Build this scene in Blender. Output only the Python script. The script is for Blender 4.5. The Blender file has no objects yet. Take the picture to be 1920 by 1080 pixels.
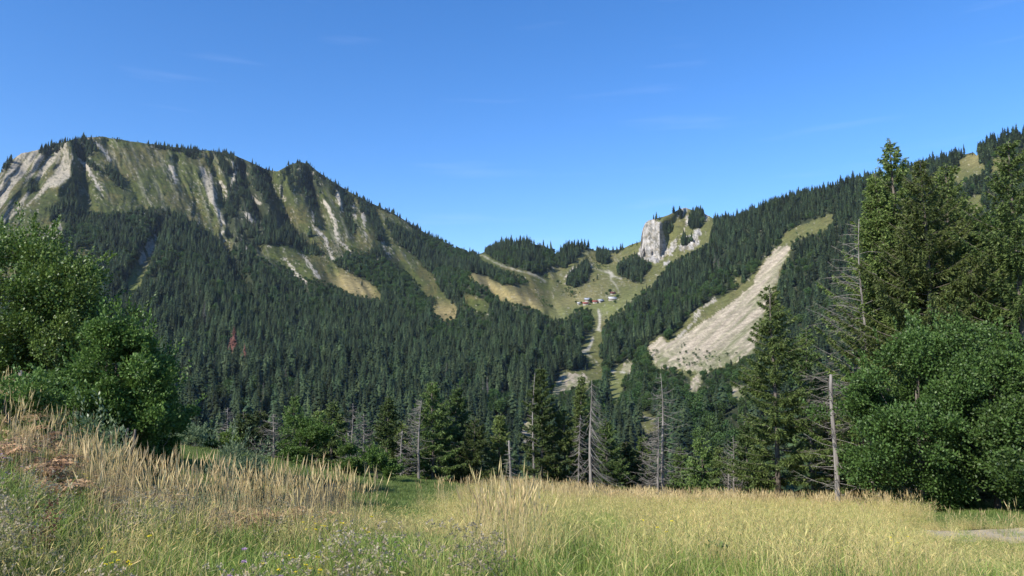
import bpy, math, random
import numpy as np

# ------------------------------------------------------------------ camera, sky, sun, exposure
S = bpy.context.scene
COL = S.collection
F = 1400.0                                   # focal length in pixels of the 1920 px wide photograph
PITCH = math.atan((690 - 540) / F)
CZ = 1.65
cd = bpy.data.cameras.new("camera"); cam = bpy.data.objects.new("camera", cd); COL.objects.link(cam)
cd.sensor_width = 36; cd.lens = 36 * F / 1920; cd.clip_start = 0.1; cd.clip_end = 20000
cam.location = (0, 0, CZ); cam.rotation_euler = (math.pi / 2 + PITCH, 0, 0)
S.camera = cam
SUN_EL, SUN_BACK = math.radians(36), math.radians(42)
sv = (-math.cos(SUN_EL) * math.cos(SUN_BACK), -math.cos(SUN_EL) * math.sin(SUN_BACK), math.sin(SUN_EL))
w = bpy.data.worlds.new("World"); S.world = w; w.use_nodes = True
nt = w.node_tree; nt.nodes.clear()
sky = nt.nodes.new("ShaderNodeTexSky"); sky.sky_type = 'NISHITA'; sky.sun_disc = False
sky.sun_elevation = SUN_EL; sky.sun_rotation = math.atan2(sv[0], sv[1])
sky.altitude = 1500; sky.air_density = 1.15; sky.dust_density = 0.25; sky.ozone_density = 2.2
hs = nt.nodes.new("ShaderNodeHueSaturation"); hs.inputs['Saturation'].default_value = 1.3
bg = nt.nodes.new("ShaderNodeBackground"); bg.inputs[1].default_value = 0.138
wo = nt.nodes.new("ShaderNodeOutputWorld")
# thin wisps of cirrus, laid out in sky directions
tc = nt.nodes.new("ShaderNodeTexCoord")
wm = nt.nodes.new("ShaderNodeMapping"); wm.inputs['Scale'].default_value = (2.2, 2.2, 26)
wn = nt.nodes.new("ShaderNodeTexNoise"); wn.inputs['Scale'].default_value = 1.6; wn.inputs['Detail'].default_value = 5
wr = nt.nodes.new("ShaderNodeMapRange"); wr.inputs[1].default_value = .60; wr.inputs[2].default_value = .85; wr.inputs[4].default_value = .09
wx = nt.nodes.new("ShaderNodeMixRGB"); wx.inputs[2].default_value = (6, 6.6, 7.2, 1)
L = nt.links.new
L(tc.outputs['Generated'], wm.inputs[0]); L(wm.outputs[0], wn.inputs['Vector']); L(wn.outputs[0], wr.inputs[0])
L(sky.outputs[0], hs.inputs['Color']); L(wr.outputs[0], wx.inputs[0]); L(hs.outputs[0], wx.inputs[1])
tn = nt.nodes.new("ShaderNodeMixRGB"); tn.blend_type = 'MULTIPLY'; tn.inputs[0].default_value = 1; tn.inputs[2].default_value = (.93, .95, 1.12, 1)
L(wx.outputs[0], tn.inputs[1]); L(tn.outputs[0], bg.inputs[0]); L(bg.outputs[0], wo.inputs[0])
sd = bpy.data.lights.new("sun", 'SUN'); sd.energy = 4.9; sd.angle = math.radians(0.53); sd.color = (1, .955, .87)
so = bpy.data.objects.new("sun", sd); COL.objects.link(so)
from mathutils import Vector, Matrix
so.rotation_euler = Vector(sv).to_track_quat('Z', 'Y').to_euler()
so.location = (-60, -30, 60)
S.view_settings.view_transform = 'Standard'; S.view_settings.look = 'None'
S.view_settings.exposure = 0.52; S.view_settings.gamma = 1
S.cycles.use_denoising = True
S.cycles.max_bounces = 5; S.cycles.diffuse_bounces = 2; S.cycles.transparent_max_bounces = 8; S.cycles.volume_bounces = 0

rng = np.random.default_rng(7)

# ------------------------------------------------------------------ maths helpers
_sp, _cp = math.sin(PITCH), math.cos(PITCH)
def P(px, py, r):
    """world point seen at photograph pixel (px,py) at ground distance r"""
    px = np.asarray(px, float); py = np.asarray(py, float); r = np.asarray(r, float)
    u = (px - 960) / F; v = (540 - py) / F
    dx = u; dy = _cp - v * _sp; dz = _sp + v * _cp
    s = r / np.hypot(dx, dy)
    return np.stack(np.broadcast_arrays(dx * s, dy * s, dz * s + CZ), -1)
def proj(p):
    p = np.asarray(p, float); x = p[..., 0]; y = p[..., 1]; z = p[..., 2] - CZ
    f = y * _cp + z * _sp; up = -y * _sp + z * _cp
    f = np.where(f < .01, .01, f)
    return 960 + F * x / f, 540 - F * up / f
_T = np.random.default_rng(3).random((256, 256))
def vnoise(x, y):
    x = np.asarray(x, float); y = np.asarray(y, float)
    xi = np.floor(x).astype(int); yi = np.floor(y).astype(int); fx = x - xi; fy = y - yi
    fx = fx * fx * (3 - 2 * fx); fy = fy * fy * (3 - 2 * fy)
    a = _T[xi & 255, yi & 255]; b = _T[(xi + 1) & 255, yi & 255]; c = _T[xi & 255, (yi + 1) & 255]; d = _T[(xi + 1) & 255, (yi + 1) & 255]
    return (a * (1 - fx) + b * fx) * (1 - fy) + (c * (1 - fx) + d * fx) * fy
def fbm(x, y, o=4):
    s = 0; a = .5; t = 0
    for i in range(o):
        s = s + a * vnoise(x + 17.3 * i, y + 9.1 * i); t += a; a *= .5; x = x * 2.03; y = y * 2.03
    return s / t
def smooth(a, b, x):
    t = np.clip((x - a) / (b - a), 0, 1); return t * t * (3 - 2 * t)

# ------------------------------------------------------------------ object helpers
def tag(o, label=None, cat=None, group=None, kind=None):
    if label: o['label'] = label
    if cat: o['category'] = cat
    if group: o['group'] = group
    if kind: o['kind'] = kind
    return o
def mesh_np(name, V, Fq, mats=(), midx=None, smooth_=False):
    """V (n,3); Fq list of index arrays (k,3) or (k,4)"""
    me = bpy.data.meshes.new(name)
    V = np.asarray(V, np.float32)
    if not isinstance(Fq, (list, tuple)): Fq = [Fq]
    Fq = [np.asarray(f, np.int32) for f in Fq if len(f)]
    nl = sum(f.size for f in Fq); nf = sum(len(f) for f in Fq)
    me.vertices.add(len(V)); me.vertices.foreach_set("co", V.ravel())
    me.loops.add(nl); me.loops.foreach_set("vertex_index", np.concatenate([f.ravel() for f in Fq]))
    tot = np.concatenate([np.full(len(f), f.shape[1], np.int32) for f in Fq])
    st = np.concatenate([[0], np.cumsum(tot)[:-1]]).astype(np.int32)
    me.polygons.add(nf); me.polygons.foreach_set("loop_start", st)
    try: me.polygons.foreach_set("loop_total", tot)
    except Exception: pass
    for m in mats: me.materials.append(m)
    if midx is not None: me.polygons.foreach_set("material_index", np.asarray(midx, np.int32))
    if smooth_: me.polygons.foreach_set("use_smooth", np.ones(nf, bool))
    me.update(calc_edges=True)
    return me
def obj(name, me, parent=None, loc=(0, 0, 0), rz=0, col=COL):
    o = bpy.data.objects.new(name, me)
    if col: col.objects.link(o)
    o.location = loc; o.rotation_euler = (0, 0, rz)
    if parent: o.parent = parent
    return o
class MB:
    """collects vertices and faces of one mesh"""
    def __init__(s): s.V = []; s.Q = []; s.T = []; s.n = 0
    def add(s, V, Q=None, T=None):
        V = np.asarray(V, float)
        if Q is not None and len(Q): s.Q.append(np.asarray(Q) + s.n)
        if T is not None and len(T): s.T.append(np.asarray(T) + s.n)
        s.V.append(V); s.n += len(V)
    def tube(s, pts, rad, n=5):
        pts = np.asarray(pts, float); rad = np.asarray(rad, float); k = len(pts)
        d = np.gradient(pts, axis=0); d /= np.linalg.norm(d, axis=1, keepdims=True) + 1e-9
        ref = np.array([0., 0, 1]) if abs(d[:, 2]).mean() < .8 else np.array([1., 0, 0])
        a = np.cross(d, ref); a /= np.linalg.norm(a, axis=1, keepdims=True) + 1e-9
        b = np.cross(d, a)
        th = np.arange(n) / n * 2 * math.pi
        ring = pts[:, None] + rad[:, None, None] * (a[:, None] * np.cos(th)[None, :, None] + b[:, None] * np.sin(th)[None, :, None])
        i = np.arange(k - 1)[:, None] * n; j = np.arange(n)[None]; j2 = (j + 1) % n
        q = np.stack([i + j, i + j2, i + n + j2, i + n + j], -1).reshape(-1, 4)
        V = ring.reshape(-1, 3)
        capT = [[(k - 1) * n + 0, (k - 1) * n + m, (k - 1) * n + m + 1] for m in range(1, n - 1)]
        s.add(V, q, capT)
    def leaves(s, c, d, ln, wd, g, fold=0.0):
        """diamond leaves at c pointing along d"""
        m = len(c); c = np.asarray(c, float)
        d = d / (np.linalg.norm(d, axis=1, keepdims=True) + 1e-9)
        rv = g.normal(size=(m, 3)); sd_ = np.cross(d, rv); sd_ /= np.linalg.norm(sd_, axis=1, keepdims=True) + 1e-9
        ln = np.broadcast_to(ln, m)[:, None]; wd = np.broadcast_to(wd, m)[:, None]
        V = np.stack([c, c + d * ln * .5 + sd_ * wd * .5, c + d * ln, c + d * ln * .5 - sd_ * wd * .5], 1).reshape(-1, 3)
        s.add(V, np.arange(m * 4).reshape(m, 4))
    def box(s, x0, x1, y0, y1, z0, z1):
        V = [(x, y, z) for x in (x0, x1) for y in (y0, y1) for z in (z0, z1)]
        s.add(V, [(0, 1, 3, 2), (4, 6, 7, 5), (0, 4, 5, 1), (2, 3, 7, 6), (0, 2, 6, 4), (1, 5, 7, 3)])
    def mesh(s, name, mats=(), smooth_=False):
        V = np.concatenate(s.V); fs = []
        if s.Q: fs.append(np.concatenate(s.Q))
        if s.T: fs.append(np.concatenate(s.T))
        return mesh_np(name, V, fs, mats, None, smooth_)

# ------------------------------------------------------------------ materials
def mat_new(name):
    m = bpy.data.materials.new(name); m.use_nodes = True
    n = m.node_tree; n.nodes.clear()
    return m, n
def leaf_mat(name, c0, c1, c2=None, transl=.3, island=True, objvar=.35, rough=.55, spec=.25):
    """foliage: colour drifts from leaf to leaf and from plant to plant; a little light passes through"""
    m, n = mat_new(name); N = n.nodes.new; L = n.links.new
    out = N("ShaderNodeOutputMaterial"); b = N("ShaderNodeBsdfPrincipled"); t = N("ShaderNodeBsdfTranslucent"); mx = N("ShaderNodeMixShader")
    g = N("ShaderNodeNewGeometry"); oi = N("ShaderNodeObjectInfo")
    cr = N("ShaderNodeValToRGB"); e = cr.color_ramp.elements
    e[0].color = (*c0, 1); e[1].color = (*c1, 1)
    if c2: x = e.new(.93); x.color = (*c1, 1); e[2].position = 1; e[2].color = (*c2, 1)
    L(g.outputs['Random Per Island'], cr.inputs[0])
    h = N("ShaderNodeHueSaturation"); mr = N("ShaderNodeMapRange"); mr.inputs[3].default_value = 1 - objvar; mr.inputs[4].default_value = 1 + objvar
    L(oi.outputs['Random'], mr.inputs[0]); L(mr.outputs[0], h.inputs['Value'])
    mh = N("ShaderNodeMapRange"); mh.inputs[3].default_value = .5 - .03 * min(objvar, .3) / .35; mh.inputs[4].default_value = .5 + .012 * min(objvar, .3) / .35
    ml = N("ShaderNodeMath"); ml.operation = 'MULTIPLY'; ml.inputs[1].default_value = 7.31
    mf = N("ShaderNodeMath"); mf.operation = 'FRACT'
    L(oi.outputs['Random'], ml.inputs[0]); L(ml.outputs[0], mf.inputs[0]); L(mf.outputs[0], mh.inputs[0]); L(mh.outputs[0], h.inputs['Hue'])
    L(cr.outputs[0], h.inputs['Color'])
    L(h.outputs[0], b.inputs['Base Color']); L(h.outputs[0], t.inputs[0])
    b.inputs['Roughness'].default_value = rough; b.inputs['Specular IOR Level'].default_value = spec
    mx.inputs[0].default_value = transl; L(b.outputs[0], mx.inputs[1]); L(t.outputs[0], mx.inputs[2]); L(mx.outputs[0], out.inputs[0])
    return m
def plain_mat(name, c, c2=None, scale=3., rough=.85, bump=.0, stretch=(1, 1, 1), spec=.2):
    m, n = mat_new(name); N = n.nodes.new; L = n.links.new
    out = N("ShaderNodeOutputMaterial"); b = N("ShaderNodeBsdfPrincipled")
    tc = N("ShaderNodeTexCoord"); mp = N("ShaderNodeMapping"); mp.inputs['Scale'].default_value = stretch
    nz = N("ShaderNodeTexNoise"); nz.inputs['Scale'].default_value = scale; nz.inputs['Detail'].default_value = 6
    cr = N("ShaderNodeValToRGB"); cr.color_ramp.elements[0].position = .3; cr.color_ramp.elements[1].position = .7
    c2 = c2 or tuple(x * .6 for x in c)
    cr.color_ramp.elements[0].color = (*c2, 1); cr.color_ramp.elements[1].color = (*c, 1)
    L(tc.outputs['Object'], mp.inputs[0]); L(mp.outputs[0], nz.inputs['Vector']); L(nz.outputs[0], cr.inputs[0]); L(cr.outputs[0], b.inputs['Base Color'])
    b.inputs['Roughness'].default_value = rough; b.inputs['Specular IOR Level'].default_value = spec
    if bump:
        bp = N("ShaderNodeBump"); bp.inputs['Strength'].default_value = bump; L(nz.outputs[0], bp.inputs['Height']); L(bp.outputs[0], b.inputs['Normal'])
    L(b.outputs[0], out.inputs[0])
    return m
def terrain_mat(name, s1, s2, bump, bdist):
    """surface cover from the vertex attribute 'cover', broken up by two scales of noise"""
    m, n = mat_new(name); N = n.nodes.new; L = n.links.new
    out = N("ShaderNodeOutputMaterial"); b = N("ShaderNodeBsdfPrincipled")
    at = N("ShaderNodeAttribute"); at.attribute_name = 'cover'
    tc = N("ShaderNodeTexCoord")
    n1 = N("ShaderNodeTexNoise"); n1.inputs['Scale'].default_value = s1; n1.inputs['Detail'].default_value = 8; n1.inputs['Roughness'].default_value = .65
    n2 = N("ShaderNodeTexNoise"); n2.inputs['Scale'].default_value = s2; n2.inputs['Detail'].default_value = 5
    L(tc.outputs['Object'], n1.inputs['Vector']); L(tc.outputs['Object'], n2.inputs['Vector'])
    r1 = N("ShaderNodeMapRange"); r1.inputs[1].default_value = .3; r1.inputs[2].default_value = .7; r1.inputs[3].default_value = .62; r1.inputs[4].default_value = 1.3
    L(n1.outputs[0], r1.inputs[0])
    r2 = N("ShaderNodeMapRange"); r2.inputs[1].default_value = .35; r2.inputs[2].default_value = .65; r2.inputs[3].default_value = .8; r2.inputs[4].default_value = 1.18
    L(n2.outputs[0], r2.inputs[0])
    mu = N("ShaderNodeMath"); mu.operation = 'MULTIPLY'; L(r1.outputs[0], mu.inputs[0]); L(r2.outputs[0], mu.inputs[1])
    vm = N("ShaderNodeVectorMath"); vm.operation = 'SCALE'; L(at.outputs['Color'], vm.inputs[0]); L(mu.outputs[0], vm.inputs['Scale'])
    L(vm.outputs[0], b.inputs['Base Color']); b.inputs['Roughness'].default_value = .95; b.inputs['Specular IOR Level'].default_value = .1
    bp = N("ShaderNodeBump"); bp.inputs['Strength'].default_value = bump; bp.inputs['Distance'].default_value = bdist
    L(n1.outputs[0], bp.inputs['Height']); L(bp.outputs[0], b.inputs['Normal']); L(b.outputs[0], out.inputs[0])
    return m
M_spruce = leaf_mat("spruce_needles", (.055, .095, .024), (.20, .275, .075), (.28, .33, .13), transl=.3)
M_sprucef = leaf_mat("forest_spruce_needles", (.017, .032, .017), (.052, .078, .031), transl=.1, objvar=.62)
M_dark = leaf_mat("dark_spruce_needles", (.034, .060, .018), (.13, .185, .05), transl=.24)
M_red = leaf_mat("dead_red_needles", (.12, .055, .04), (.18, .085, .065), transl=.1, objvar=.2)
M_greyn = leaf_mat("dead_grey_twigs", (.12, .105, .095), (.2, .18, .165), transl=.05, objvar=.2)
M_broad = leaf_mat("broad_leaves", (.045, .090, .016), (.155, .255, .055), (.22, .30, .10), transl=.34, rough=.5, spec=.3, objvar=.12)
M_broadd = leaf_mat("dark_broad_leaves", (.026, .055, .012), (.095, .170, .038), (.16, .21, .08), transl=.28, rough=.5, spec=.3, objvar=.1)
M_broadl = leaf_mat("yellowish_broad_leaves", (.050, .095, .016), (.155, .235, .048), (.24, .29, .11), transl=.28, rough=.45, spec=.35, objvar=.1)
M_broadf = leaf_mat("far_broad_leaves", (.030, .062, .018), (.062, .115, .028), transl=.2, objvar=.4)
M_sallow = leaf_mat("silvery_sallow_leaves", (.07, .12, .04), (.20, .26, .12), (.42, .46, .28), transl=.3, rough=.4, spec=.4, objvar=.1)
M_willow = leaf_mat("grey_willow_leaves", (.12, .18, .085), (.24, .30, .16), transl=.3, objvar=.1)
M_bark = plain_mat("grey_bark", (.20, .17, .14), (.08, .065, .05), 14, stretch=(1, 1, .15), bump=.4)
M_dead = plain_mat("weathered_dead_wood", (.29, .265, .235), (.12, .105, .09), 10, stretch=(1, 1, .12), bump=.3)
M_stone = plain_mat("pale_stone", (.45, .43, .39), (.22, .21, .18), 2.5, bump=.5)

# ------------------------------------------------------------------ rasters of what covers the mountains
RW, RH = 960, 540
_gx, _gy = np.meshgrid((np.arange(RW + 200) - 100 + .5) * 2, (np.arange(RH) + .5) * 2)
def poly(pts):
    pts = np.array(pts, float); inside = np.zeros(_gx.shape, bool); n = len(pts)
    for i in range(n):
        x1, y1 = pts[i]; x2, y2 = pts[(i + 1) % n]
        if y1 == y2: continue
        c = ((y1 > _gy) != (y2 > _gy)) & (_gx < (x2 - x1) * (_gy - y1) / (y2 - y1) + x1)
        inside ^= c
    return inside
def line(pts, w0, w1=None):
    w1 = w0 if w1 is None else w1
    pts = np.array(pts, float); best = np.full(_gx.shape, 1e9); n = len(pts) - 1
    for i in range(n):
        a, b = pts[i], pts[i + 1]; d = b - a; L2 = (d ** 2).sum() + 1e-9
        t = np.clip(((_gx - a[0]) * d[0] + (_gy - a[1]) * d[1]) / L2, 0, 1)
        dist = np.hypot(_gx - a[0] - t * d[0], _gy - a[1] - t * d[1])
        ww = (w0 + (w1 - w0) * (i + t) / n) / 2
        best = np.minimum(best, dist - ww * .66)
    return best < 0
def blur(a, k):
    a = a.astype(float)
    for ax in (0, 1):
        for _ in range(2):
            c = np.cumsum(np.concatenate([np.zeros_like(np.take(a, [0], ax))] + [np.take(a, [0], ax)] * k + [a] + [np.take(a, [-1], ax)] * k, ax), ax)
            n = a.shape[ax]
            a = (np.take(c, np.arange(2 * k + 1, 2 * k + 1 + n), ax) - np.take(c, np.arange(0, n), ax)) / (2 * k + 1)
    return a
def look(R, px, py):
    i = np.clip(((np.asarray(px) + 200) / 2).astype(int), 0, R.shape[1] - 1); j = np.clip((np.asarray(py) / 2).astype(int), 0, R.shape[0] - 1)
    return R[j, i]
OPEN = np.zeros(_gx.shape, bool)
open_polys = [
 [(-250, 300), (0, 300), (60, 262), (120, 250), (185, 240), (330, 262), (400, 275), (445, 300), (440, 320), (425, 350), (420, 385), (430, 430), (440, 470), (425, 475), (405, 450), (375, 425), (340, 405), (300, 392), (270, 392), (230, 400), (190, 404), (150, 398), (125, 400), (95, 410), (80, 440), (60, 470), (40, 520), (-250, 560)],
 [(515, 318), (545, 322), (560, 355), (575, 395), (592, 425), (585, 440), (560, 430), (540, 412), (518, 385), (505, 355)],
 [(612, 345), (640, 352), (655, 368), (690, 385), (700, 395), (712, 430), (722, 455), (700, 470), (672, 478), (655, 470), (640, 480), (625, 490), (600, 470), (580, 450), (600, 430), (590, 400), (600, 375)],
 [(540, 462), (575, 478), (605, 482), (640, 505), (680, 525), (705, 540), (722, 560), (700, 563), (670, 556), (645, 545), (625, 535), (600, 528), (575, 525), (555, 515), (535, 500), (500, 490), (470, 470), (490, 460)],
 [(703, 388), (715, 400), (722, 420), (735, 450), (760, 470), (785, 488), (797, 505), (812, 515), (818, 532), (832, 556), (850, 572), (868, 585), (850, 582), (815, 560), (795, 545), (770, 520), (745, 500), (722, 480), (705, 450), (695, 420)],
 [(705, 390), (740, 405), (770, 425), (785, 442), (765, 432), (735, 418), (708, 402)],
 [(806, 575), (830, 570), (848, 580), (865, 597), (838, 602), (815, 593)],
 [(868, 553), (900, 560), (922, 578), (915, 590), (890, 582), (870, 572)],
 [(892, 476), (905, 472), (925, 485), (955, 500), (1000, 515), (1010, 525), (1000, 530), (965, 515), (930, 502), (905, 492)],
 [(868, 505), (885, 512), (905, 515), (940, 535), (975, 537), (1005, 532), (1012, 518), (1030, 512), (1035, 500), (1060, 505), (1075, 492), (1098, 470), (1120, 462), (1135, 478), (1165, 474), (1170, 462), (1205, 446), (1207, 480), (1185, 480), (1160, 490), (1155, 515), (1170, 522), (1200, 535), (1215, 510), (1222, 492), (1250, 490), (1280, 474), (1262, 490), (1240, 515), (1225, 535), (1195, 555), (1170, 580), (1145, 595), (1135, 606), (1128, 620), (1130, 640), (1120, 668), (1085, 658), (1088, 645), (1108, 625), (1112, 600), (1112, 585), (1095, 578), (1075, 585), (1065, 600), (1040, 603), (1020, 592), (1015, 583), (990, 580), (962, 572), (935, 560), (905, 540), (885, 525)],
 [(1205, 412), (1245, 405), (1260, 392), (1300, 386), (1338, 400), (1338, 425), (1330, 455), (1310, 465), (1290, 478), (1262, 490), (1225, 492), (1195, 480), (1203, 440)],
 [(1458, 462), (1484, 458), (1480, 480), (1468, 505), (1456, 545), (1452, 575), (1435, 600), (1425, 640), (1412, 665), (1380, 682), (1345, 692), (1320, 702), (1302, 742), (1290, 738), (1300, 710), (1262, 695), (1232, 692), (1212, 665), (1215, 645), (1243, 628), (1252, 643), (1275, 620), (1295, 590), (1330, 565), (1350, 560), (1395, 535), (1418, 512), (1432, 490), (1448, 472)],
 [(1370, 540), (1378, 522), (1395, 515), (1390, 530)],
 [(1465, 460), (1465, 447), (1485, 430), (1520, 418), (1540, 408), (1568, 400), (1562, 418), (1545, 432), (1500, 447), (1485, 455)],
 [(1765, 350), (1790, 310), (1815, 292), (1838, 288), (1838, 302), (1815, 310), (1850, 308), (1870, 296), (1885, 300), (1890, 315), (1882, 335), (1850, 318), (1820, 335), (1790, 345), (1775, 360)],
 [(1785, 395), (1815, 375), (1845, 362), (1842, 390), (1810, 405)],
 [(1032, 744), (1042, 714), (1056, 697), (1095, 696), (1132, 690), (1134, 714), (1105, 726), (1088, 734), (1052, 742)],
 [(1150, 690), (1165, 680), (1192, 678), (1188, 695), (1172, 710), (1165, 745), (1155, 765), (1145, 750), (1138, 725)],
 [(1080, 655), (1110, 655), (1135, 680), (1140, 695), (1120, 692), (1098, 672)],
 [(1182, 765), (1215, 775), (1240, 786), (1238, 800), (1215, 815), (1200, 785)],
 [(290, 438), (300, 448), (290, 480), (275, 510), (258, 545), (245, 555), (232, 545), (248, 510), (262, 480), (278, 458)],
 [(130, 488), (150, 470), (180, 456), (176, 470), (155, 482), (135, 492)],
 [(100, 415), (125, 418), (120, 440), (95, 460), (70, 480), (65, 465), (80, 440)],
 [(972, 800), (985, 788), (1000, 790), (1002, 820), (990, 845), (975, 850), (980, 830)],
 [(955, 772), (975, 778), (972, 786), (958, 780)],
 [(330, 672), (345, 678), (375, 686), (360, 690), (335, 684)],
 [(1355, 728), (1395, 722), (1400, 745), (1385, 760), (1370, 745)],
 [(785, 540), (800, 545), (812, 556), (800, 560)],
]
for p_ in open_polys: OPEN |= poly(p_)
# conifer groups standing inside the open ground
tree_polys = [
 [(72, 292), (75, 262), (112, 248), (135, 255), (112, 285), (88, 292)],
 [(0, 322), (12, 290), (25, 296), (12, 320)],
 [(133, 300), (140, 330), (145, 360), (150, 395), (120, 400), (95, 410), (92, 395), (115, 380), (132, 355), (135, 330)],
 [(55, 340), (72, 342), (70, 360), (55, 362)],
 [(140, 262), (175, 262), (180, 285), (160, 300), (185, 318), (178, 322), (150, 300), (135, 280)],
 [(196, 312), (210, 316), (222, 330), (236, 350), (228, 356), (210, 342), (198, 330)],
 [(270, 268), (300, 268), (330, 272), (340, 285), (310, 282), (280, 276)],
 [(335, 270), (372, 275), (380, 295), (365, 300), (345, 290)],
 [(405, 282), (445, 295), (445, 320), (425, 330), (410, 310)],
 [(1085, 505), (1100, 490), (1108, 505), (1100, 530), (1080, 540), (1062, 535), (1068, 520)],
 [(1118, 478), (1135, 470), (1146, 490), (1135, 497), (1118, 492)],
 [(1246, 412), (1258, 408), (1262, 430), (1254, 446), (1249, 432)],
 [(648, 362), (660, 366), (664, 400), (652, 425), (645, 390)], [(690, 386), (704, 394), (713, 425), (722, 455), (708, 452), (697, 420)], [(655, 412), (668, 425), (664, 442), (656, 430)], [(618, 345), (632, 350), (630, 372), (620, 365)], [(672, 378), (684, 384), (688, 405), (676, 400)], [(540, 330), (552, 335), (548, 362), (540, 350)], [(385, 300), (395, 305), (400, 330), (390, 322)],
 [(1292, 398), (1312, 396), (1322, 405), (1318, 425), (1298, 432), (1290, 425)],
 [(1276, 448), (1300, 450), (1290, 462), (1278, 462)],
 [(1256, 396), (1272, 392), (1270, 398), (1258, 402)],
 [(1212, 408), (1240, 404), (1246, 410), (1230, 416)],
 [(1272, 396), (1284, 402), (1275, 412), (1266, 408)],
 [(1855, 302), (1862, 312), (1850, 318), (1845, 306)],
 [(1790, 300), (1800, 308), (1796, 316), (1786, 312)],
]
TREESIN = np.zeros_like(OPEN)
for p_ in tree_polys: TREESIN |= poly(p_)
OPEN &= ~TREESIN
broad_polys = [
 [(650, 475), (690, 478), (730, 495), (775, 530), (800, 560), (810, 590), (790, 600), (760, 580), (720, 555), (680, 530), (650, 505), (635, 488)],
 [(812, 512), (850, 505), (885, 522), (920, 548), (935, 562), (925, 580), (900, 560), (860, 555), (830, 545)],
 [(110, 425), (170, 430), (200, 450), (170, 465), (130, 485), (100, 470)],
 [(230, 400), (290, 420), (275, 450), (240, 430)],
 [(1066, 590), (1100, 580), (1115, 588), (1110, 615), (1095, 625), (1072, 615)],
 [(1130, 598), (1148, 600), (1142, 625), (1130, 622)],
 [(1195, 650), (1220, 670), (1240, 700), (1300, 720), (1290, 760), (1200, 780), (1170, 760), (1180, 710)],
 [(1290, 700), (1400, 690), (1400, 880), (1320, 880), (1280, 820), (1250, 780)],
 [(470, 470), (540, 510), (610, 540), (640, 570), (600, 570), (540, 540), (480, 510)],
 [(800, 590), (850, 600), (880, 640), (860, 660), (820, 640)],
 [(1100, 690), (1140, 700), (1140, 740), (1110, 730)],
 [(912, 470), (960, 490), (975, 505), (940, 495)], [(1015, 480), (1045, 470), (1050, 495), (1020, 510)],
 [(600, 470), (640, 480), (600, 440)], [(780, 440), (870, 465), (890, 480), (880, 500), (820, 480)],
]
BROAD = np.zeros_like(OPEN)
for p_ in broad_polys: BROAD |= poly(p_)
SHRUB = np.zeros_like(OPEN)
for p_ in [[(600, 440), (690, 475), (720, 510), (640, 490), (590, 465)], [(495, 400), (530, 430), (600, 470), (640, 500), (560, 480), (500, 450)],
           [(1250, 672), (1290, 655), (1345, 662), (1340, 690), (1270, 694)], [(1258, 650), (1275, 640), (1300, 650), (1280, 660)], [(1345, 668), (1380, 660), (1390, 676), (1350, 690)], [(1220, 662), (1235, 655), (1240, 672), (1226, 680)], [(350, 330), (380, 360), (400, 400), (390, 420), (360, 380)],
           [(995, 545), (1020, 560), (1035, 575), (1020, 578)], [(1100, 478), (1145, 500), (1130, 508), (1098, 500)], [(1060, 540), (1095, 545), (1080, 560), (1050, 555)], [(700, 470), (720, 490), (705, 500)], [(820, 530), (850, 540), (850, 556), (826, 548)]]: SHRUB |= poly(p_)
# bare rock and scree
ROCK = np.zeros_like(OPEN)
for p_ in [[(-250, 360), (0, 318), (22, 290), (40, 275), (70, 276), (78, 292), (95, 297), (110, 280), (124, 264), (138, 285), (137, 325), (115, 343), (85, 360), (62, 375), (35, 400), (-30, 440), (-250, 500)],
           [(100, 418), (125, 418), (120, 436), (95, 460), (72, 480), (66, 465), (82, 440)],
           [(275, 455), (292, 440), (292, 460), (280, 480), (262, 500), (256, 500), (268, 470)],
           [(1205, 414), (1225, 411), (1240, 418), (1244, 440), (1250, 462), (1252, 475), (1235, 492), (1215, 492), (1196, 480), (1200, 465), (1204, 440)],
           [(1285, 442), (1306, 440), (1312, 455), (1298, 468), (1276, 470), (1272, 466)], [(1270, 395), (1282, 388), (1290, 388), (1280, 404), (1270, 410)],
           [(1310, 398), (1328, 404), (1326, 415), (1316, 412)], [(1252, 470), (1262, 450), (1270, 448), (1266, 466), (1256, 480)], [(1285, 408), (1292, 402), (1294, 420), (1287, 425)], [(1300, 432), (1312, 428), (1316, 440), (1305, 444)], [(1240, 494), (1256, 487), (1262, 492), (1245, 500)],
           [(372, 310), (392, 318), (408, 345), (406, 370), (398, 385), (388, 370), (380, 340)], [(562, 300), (572, 302), (575, 312), (562, 308)]]: ROCK |= poly(p_)
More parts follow.
